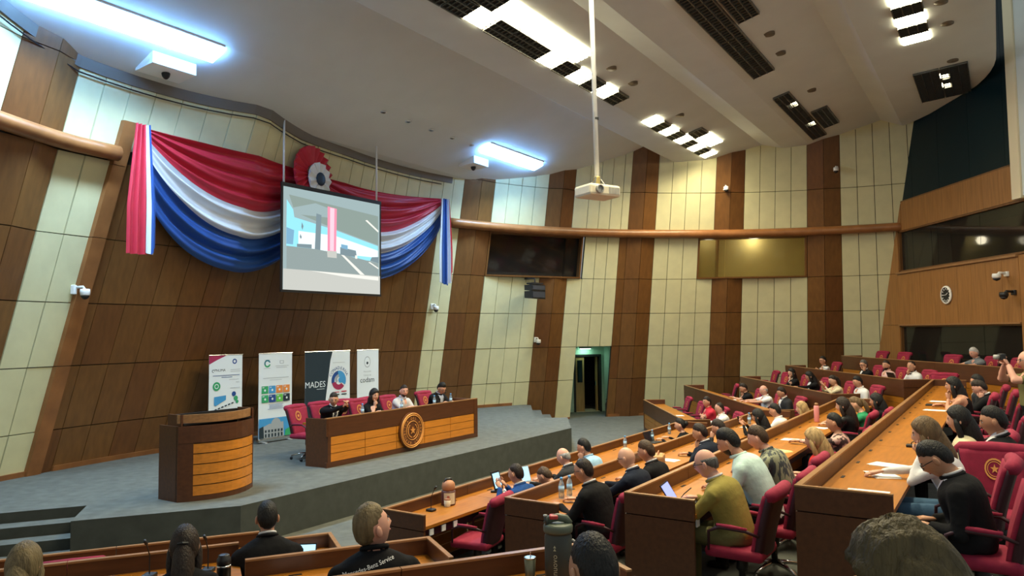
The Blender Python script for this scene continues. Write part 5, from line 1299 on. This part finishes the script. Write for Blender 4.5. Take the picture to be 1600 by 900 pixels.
# ------------------------------------------------------------------ things on the desks
def on_m(r, off, l, z=.75): return W(MR[r] + off, l, FL[r] + z)
M_CAPB = mat('blue_bottle_cap', (.1, .35, .75), .4); M_LABL = mat('pale_blue_label', (.35, .55, .75), .5)
def bottle(p, label, h=.23, r=.033):
    t = thing('water_bottle', label, 'bottle', p, group='plastic water bottles')
    k = h / .23
    MB().lathe([(r * .8, 0), (r, .01), (r, .05 * k), (r * .93, .06 * k), (r, .07 * k), (r, .14 * k), (r * .8, .17 * k), (r * .42, .20 * k), (r * .42, .21 * k)], 14).build('bottle_body', M_PET, t, True)
    MB().lathe([(r * 1.01, .075 * k), (r * 1.01, .13 * k)], 14).build('label', M_LABL, t, True)
    MB().lathe([(r * .5, .205 * k), (r * .5, .23 * k)], 12).build('cap', M_CAPB, t, True)
for r, off, l, lab in ((2, .22, -4.05, 'water bottle with blue cap, left of the pair on the second row'), (2, .24, -3.90, 'water bottle with blue cap, right of the pair on the second row'), (1, .2, 1.3, 'water bottle standing alone on the front row'),
                       (1, .3, 2.35, 'water bottle beside the dark tablet on the front row'), (1, .2, 3.5, 'water bottle at the far end of the front row'), (2, .2, 3.5, 'water bottle before the white-shirted man in the second row')):
    bottle(on_m(r, off, l), lab)
for a, l, lab in ((-.42, -.95, 'water bottle before the dark-suited speaker at the head table'), (-.35, .10, 'water bottle before the woman in black at the head table'), (-.35, 1.15, 'slim water bottle before the pale grey shirt at the head table'), (-.35, 1.72, 'water bottle before the speaker with glasses')):
    bottle(W(a, l, STAGE + .75), lab, .25)
# tan leather thermos set on the front row
t = thing('thermos_set', 'tan leather thermos set with printed white panel on the front desk', 'thermos', on_m(1, .17, -3.92))
t.rotation_euler = (0, 0, .5)
MB().lathe([(.085, 0), (.09, .01), (.09, .17), (.082, .18)], 18).build('sleeve', mat('maroon_leather', (.10, .03, .025), .5), t, True)
MB().lathe([(.072, .18), (.082, .20), (.085, .235), (.078, .27), (.05, .30), (.02, .31)], 18).build('lid', M_TAN, t, True)
MB().tube([(-.06, 0, .26), (-.03, 0, .32), (.03, 0, .32), (.06, 0, .25)], [.018, .02, .02, .018], 8).build('handle', M_BLACK, t, True)
M_CREAMP = mat('cream_print_panel', (.72, .62, .45), .6)
mb = MB(); mb.grid(lambda u, v: (.0915 * math.cos(-PI * .85 + u * 1.7), .0915 * math.sin(-PI * .85 + u * 1.7), .02 + .14 * v), 10, 1); mb.build('printed_panel', M_CREAMP, t, True)
mb = MB(); mb.grid(lambda u, v: (.0925 * math.cos(-PI * .7 + u * .35), .0925 * math.sin(-PI * .7 + u * .35), .09 + .035 * v), 6, 1); mb.build('red_mark', mat('red_print', (.5, .12, .08), .7), t, True)
t = thing('mate_cup', 'small cream cup in front of the tan thermos', 'cup', on_m(1, .23, -4.02))
MB().lathe([(.035, 0), (.038, .01), (.04, .10), (.034, .10), (.032, .03)], 14).build('cup_body', M_CREAMP, t, True); MB().lathe([(.041, .085), (.041, .1)], 14).build('rim', M_TAN, t, True)
t = thing('sunglasses_case', 'cluster of dark keys and glasses on the front desk', 'keys', on_m(1, .30, -3.02))
MB().bbox(-.09, .05, -.03, .03, 0, .03, .01).build('case', M_BLACK, t); MB().tube([(.05, 0, .01), (.1, .03, .015), (.13, -.02, .012)], .012, 6).build('key_ring', M_GREYP, t)
# laptops and tablets
M_SCRB = mat('screen_light_blue', (0, 0, 0), .4, emit=(.35, .70, .95), estr=1.0); M_SCRV = mat('screen_violet', (0, 0, 0), .4, emit=(.32, .36, .95), estr=.9); M_SCRD = mat('screen_dark', (.01, .012, .02), .15)
def laptop(p, rz, label, m, w_=.33, d=.23, dark=False, ang=18, name='laptop'):
    t = thing(name, label, name, p, rz)
    bm_m = M_BLACK if dark else mat('silver_aluminium', (.6, .62, .64), .35, .6)
    MB().bbox(-w_ / 2, w_ / 2, 0, d, 0, .018, .006).build('base', bm_m, t)
    MB().box(-w_ / 2 + .03, w_ / 2 - .03, .09, d - .02, .018, .020).build('keyboard', M_BLACK, t)
    a = math.radians(ang); c, s = math.cos(a), math.sin(a)
    def P(x, z, y): return (x, d + z * s + y * c * 1.0, .018 + z * c - y * s)
    hh = d * .98
    MB().hexa([P(-w_ / 2, 0, 0), P(w_ / 2, 0, 0), P(w_ / 2, 0, .008), P(-w_ / 2, 0, .008), P(-w_ / 2, hh, 0), P(w_ / 2, hh, 0), P(w_ / 2, hh, .008), P(-w_ / 2, hh, .008)]).build('lid', bm_m, t)
    MB().add([P(-w_ / 2 + .012, .015, -.0015), P(w_ / 2 - .012, .015, -.0015), P(w_ / 2 - .012, hh - .012, -.0015), P(-w_ / 2 + .012, hh - .012, -.0015)], [(0, 1, 2, 3)]).build('display', m, t)
    return t
rm_ = rz_of(mf)
p = W(MR[1] + .52, -2.42, FL[1] + .75); laptop(p, rm_ - .25, 'open silver laptop with bright screen on the front row', M_SCRB)
p = W(MR[3] + .50, -4.86, FL[3] + .75); laptop(p, rm_ + .15, 'black-cased tablet showing a violet page before the olive jacket', M_SCRV, .27, .19, True, 32, 'tablet')
p = W(MR[1] + .50, 2.2, FL[1] + .75); laptop(p, rm_ - .2, 'dark laptop before the woman far along the front row', M_SCRD, .3, .2, True, 20)
laptop(LW(7.20, .92, FL[1] + .75), rz_of(NL) - .3, 'glowing tablet before the dark-suited man at lower left', M_SCRB, .24, .17, True, 25, 'tablet')
for tt, bb, rr, ff, MM in PPL:
    lab = tt['label']
    if 'blue suit' in lab or 'phone' in lab:
        big = 'tablet' in lab
        q = rr + ff * .46
        t = thing('tablet' if big else 'phone', 'black tablet held up by the blue-suited man' if big else ('phone held by the ' + ('woman in the second row' if 'second' in lab else 'woman in the cream-white top')), 'tablet' if big else 'phone', (q.x, q.y, tt.location.z + .99), rz_of(ff))
        w_, h_ = (.19, .25) if big else (.075, .15)
        pts = MB().bbox(-w_ / 2, w_ / 2, -.006, .006, -h_ / 2, h_ / 2, .004); Mr = Matrix.Rotation(-.3, 4, 'X'); rot_mb(pts, Mr); pts.build('case', M_BLACK, t)
        sc_ = MB().add([(-w_ / 2 + .02, -.0075, -h_ / 2 + .03), (w_ / 2 - .02, -.0075, -h_ / 2 + .03), (w_ / 2 - .02, -.0075, h_ / 2 - .03), (-w_ / 2 + .02, -.0075, h_ / 2 - .03)], [(0, 1, 2, 3)]); rot_mb(sc_, Mr); sc_.build('display', M_SCRB if big else M_SCRD, t)
# pen of the olive-jacketed man
t = thing('stylus', 'black stylus in the hand of the olive-jacketed man', 'pen', W(MR[3] + .43, -4.96, FL[3] + .86))
MB().tube([(-.05, .02, -.07), (0, 0, 0), (.06, -.03, .06)], [.002, .005, .005], 6).build('barrel', M_BLACK, t)
# papers
def paper(p, rz, label, w_=.30, d=.21, n=1, m=None):
    mb = MB()
    for i in range(n):
        a = random.uniform(-.12, .12); c, s = math.cos(a), math.sin(a)
        q = [(-w_ / 2, -d / 2), (w_ / 2, -d / 2), (w_ / 2, d / 2), (-w_ / 2, d / 2)]
        q = [(x * c - y * s + (.02 * i), x * s + y * c, ) for x, y in q]
        mb.prism(q, .001 + i * .003, .003 + i * .003)
    o = mb.build('paper_sheet', m or M_PAPER); o.location = p; o.rotation_euler = (0, 0, rz)
    tag(o, label, 'paper', 'papers on the desks'); return o
ra = math.atan2(LA[1], LA[0])
paper(on_m(4, .38, -5.02), ra + PI / 2 + .1, 'white sheet nearest on the top row desk', .30, .16)
paper(on_m(4, .40, -4.25), ra + .5, 'open white notepad under the hand of the woman in white', .28, .2, 3); paper(on_m(4, .38, -3.7), ra + 1.2, 'white papers beyond the notepad on the top row', .28, .2, 2)
paper(on_m(4, .40, 1.75), ra + 1.4, 'white sheet by the elbow of the woman in the tank top', .3, .2); paper(on_m(4, .40, 3.3), ra + 1.4, 'white papers beyond the tank top on the top row', .3, .2, 2)
paper(on_m(3, .34, -.35), ra + 1.5, 'wide white sheet in the middle of the third row', .32, .22); paper(on_m(3, .4, 1.15), ra + 1.4, 'white paper beside the pink bottle', .24, .17, 2); paper(on_m(3, .40, -1.45), ra + 1.2, 'yellowish papers behind the patterned shirt', .3, .2, 3, mat('yellow_paper', (.75, .6, .25), .8))
paper(on_m(2, .40, -3.72), ra + .3, 'white papers between the dark suit and the bald man', .28, .2, 2); paper(on_m(2, .34, -1.15), ra + 1.5, 'white sheet before the man with chin on fist', .3, .2, 2); paper(on_m(1, .42, -2.85), ra + .6, 'white paper beside the laptop in the front row', .28, .2, 2)
paper(on_m(2, .30, 3.0), ra + 1.4, 'white paper beside the water bottle in the second row', .25, .18)
paper(LW(7.62, 1.10, FL[1] + .75), .4, 'white papers at the right end of the dark-suited man', .28, .2, 2); paper(LW(5.85, .75, FL[2] + .75), .3, 'cream sheet beside the lettered jacket', .30, .22, 2); paper(LW(5.82, 1.62, FL[2] + .75), .5, 'white card at the right end of the lettered jacket desk', .2, .12)
paper(Vector((FR[2] + .35, 19.9, FL[2] + .75)), .1, 'white papers before the black-shirted man in the far block', .3, .2, 2); paper(Vector((FR[1] + .35, 19.0, FL[1] + .75)), .1, 'white paper near the red polo', .28, .2); paper(W(-.45, 1.95, STAGE + .75), .2, 'white note under the hands of the speaker with glasses', .2, .14)
t = thing('cardboard_box', 'tan leather handbag on the second row desk', 'bag', on_m(2, .42, -1.7)); t.name = 'handbag'
t.rotation_euler = (0, 0, ra + .3); MB().bbox(-.17, .17, -.08, .08, 0, .17, .03).build('bag_body', mat('camel_leather', (.42, .22, .08), .6), t); MB().tube([(-.1, 0, .16), (-.05, 0, .21), (.05, 0, .21), (.1, 0, .16)], .008, 6).build('handle', M_TAN, t, True)
# pink bottle, dark tablet folder on top row, small mics
t = thing('sports_bottle', 'tall pink drinking bottle on the third row desk', 'bottle', on_m(3, .2, 1.95))
MB().lathe([(.04, 0), (.043, .01), (.043, .25), (.035, .275)], 16).build('bottle_body', mat('pink_enamel', (.75, .28, .28), .4), t, True); MB().lathe([(.03, .275), (.032, .31), (.02, .32)], 12).build('cap', M_CAP, t, True)
# big green jug and tumbler on the third left desk
M_JUG = mat('dark_green_enamel', (.035, .043, .036), .5); M_JUGL = mat('jug_lid_green', (.10, .125, .09), .45)
p = LW(4.25, 2.12, FL[3] + .75)
t = thing('insulated_jug', 'big dark green insulated jug with red-marked lid', 'jug', p, .0)
MB().lathe([(.082, 0), (.086, .01), (.086, .29), (.080, .30), (.080, .31), (.088, .315)], 26).build('jug_body', M_JUG, t, True)
MB().lathe([(.090, .315), (.093, .325), (.093, .352), (.086, .365), (.06, .368)], 26).build('lid', M_JUGL, t, True)
MB().tube([(-.075, 0, .36), (-.05, .0, .392), (.0, 0, .402), (.05, 0, .392), (.075, 0, .36)], [.016, .018, .018, .018, .016], 8, flat=1.4).build('lid_handle', M_JUGL, t, True)
MB().bbox(-.055, .0, -.028, .028, .392, .418, .008).build('red_button', mat('red_plastic', (.55, .05, .05), .4), t)
MB().tube([(-.07, -.03, .36), (-.08, -.03, .415)], [.013, .011], 8).build('spout', M_JUG, t, True); MB().lathe([(.012, .415), (.013, .425)], 10, c=(-.08, -.03, 0)).build('spout_cap', M_GREYP, t, True)
MB().tube([(.087, 0, .26), (.105, 0, .25), (.105, 0, .22), (.087, 0, .21)], .01, 8).build('side_ring', M_GREYP, t, True)
vs, fs = text_geo('nuovo', .05); mb = MB()
out = []
for v in vs:                       # upright lettering wrapped round the jug
    a = -PI / 2 - .32 - v.y / .087; out.append((.0872 * math.cos(a + 0), .0872 * math.sin(a + 0), .13 + v.x))
mb.add(out, fs)
for k in range(2):
    mb.grid(lambda u, v: (.0874 * math.cos(-PI / 2 - .32 + (u - .5) * .22 * (1 - v)), .0874 * math.sin(-PI / 2 - .32 + (u - .5) * .22 * (1 - v)), .215 + k * .018 + .016 * v), 4, 1)
mb.build('lettering', mat('pale_green_print', (.45, .47, .33), .6), t)
p = LW(4.33, 1.96, FL[3] + .75)
t = thing('steel_tumbler', 'slim olive steel tumbler with straw in front of the jug', 'tumbler', p)
MB().lathe([(.028, 0), (.030, .005), (.037, .15), (.034, .15), (.032, .12)], 18).build('cup_body', mat('olive_steel', (.16, .16, .10), .35, .5), t, True); MB().lathe([(.036, .146), (.0385, .150), (.0385, .155), (.033, .155)], 18).build('rim', M_CHROME, t, True)
MB().tube([(0, 0, .05), (.004, 0, .185)], .004, 6).build('straw', M_CHROME, t)
t = thing('thermos_flask', 'black steel thermos flask beside the clip-haired woman', 'thermos', LW(6.0, .22, FL[2] + .75))
MB().lathe([(.048, 0), (.05, .01), (.05, .16), (.045, .175)], 18).build('flask_body', mat('black_steel', (.015, .015, .013), .25, .4), t, True); MB().lathe([(.047, .175), (.05, .18), (.05, .215), (.04, .225), (.04, .24), (.03, .245)], 18).build('lid', M_BLACK, t, True); MB().lathe([(.0515, .155), (.0515, .168)], 18).build('band', M_CHROME, t, True)
t = thing('desk_camera', 'small dark camera on the bottom left desk', 'camera', LW(6.30, -.55, FL[2] + .75)); MB().bbox(-.07, .07, -.05, .05, 0, .08, .012).build('body', M_BLACK, t); MB().lathe([(.04, .08), (.04, .095)], 14).build('ring', M_CHROME, t)
def mic(p, label, rz=0, h=.28):
    t = thing('gooseneck_microphone', label, 'microphone', p, rz, group='desk microphones')
    MB().bbox(-.045, .045, -.05, .05, 0, .03, .008).build('base', M_BLACK, t); MB().tube([(0, 0, .03), (0, .0, h * .6), (0, -.06, h)], .005, 6).build('gooseneck', M_BLACK, t); MB().tube([(0, -.055, h - .01), (0, -.085, h + .025)], [.012, .012], 8).build('capsule', M_BLACK, t, True)
mic(W(-.35, 1.45, STAGE + .75), 'slim microphone before the speaker with glasses', ra); mic(LW(6.50, -.30, FL[2] + .75), 'microphone left of the clip-haired woman', 0); mic(LW(6.45, .12, FL[2] + .75), 'microphone right of the clip-haired woman', 0)
mic(on_m(1, .2, -4.3), 'microphone by the tan thermos', rm_); mic(on_m(4, .45, -2.4), 'microphone on the top row past the cream jacket', rm_, .08)
laptop(Vector((FR[4] + .52, 17.35, FL[4] + .75)), -PI / 2 + PI, 'dark laptop before the man in the white jacket', M_SCRD, .34, .24, True, 20)
t = thing('folder', 'closed dark folder beside the tank-top woman', 'folder', on_m(4, .36, 2.55), ra + PI / 2); MB().bbox(-.14, .14, -.1, .1, 0, .022, .006).build('cover', M_BLACK, t)
t = thing('camera_tripod_case', 'black equipment case standing behind the far third row', 'case', (9.2, 23.4, FL[3] + .3)); MB().bbox(-.25, .25, -.35, .35, 0, .75, .05).build('case_body', M_BLACK, t); MB().tube([(0, -.12, .75), (0, 0, .80), (0, .12, .75)], .015, 6).build('handle', M_GREYP, t)
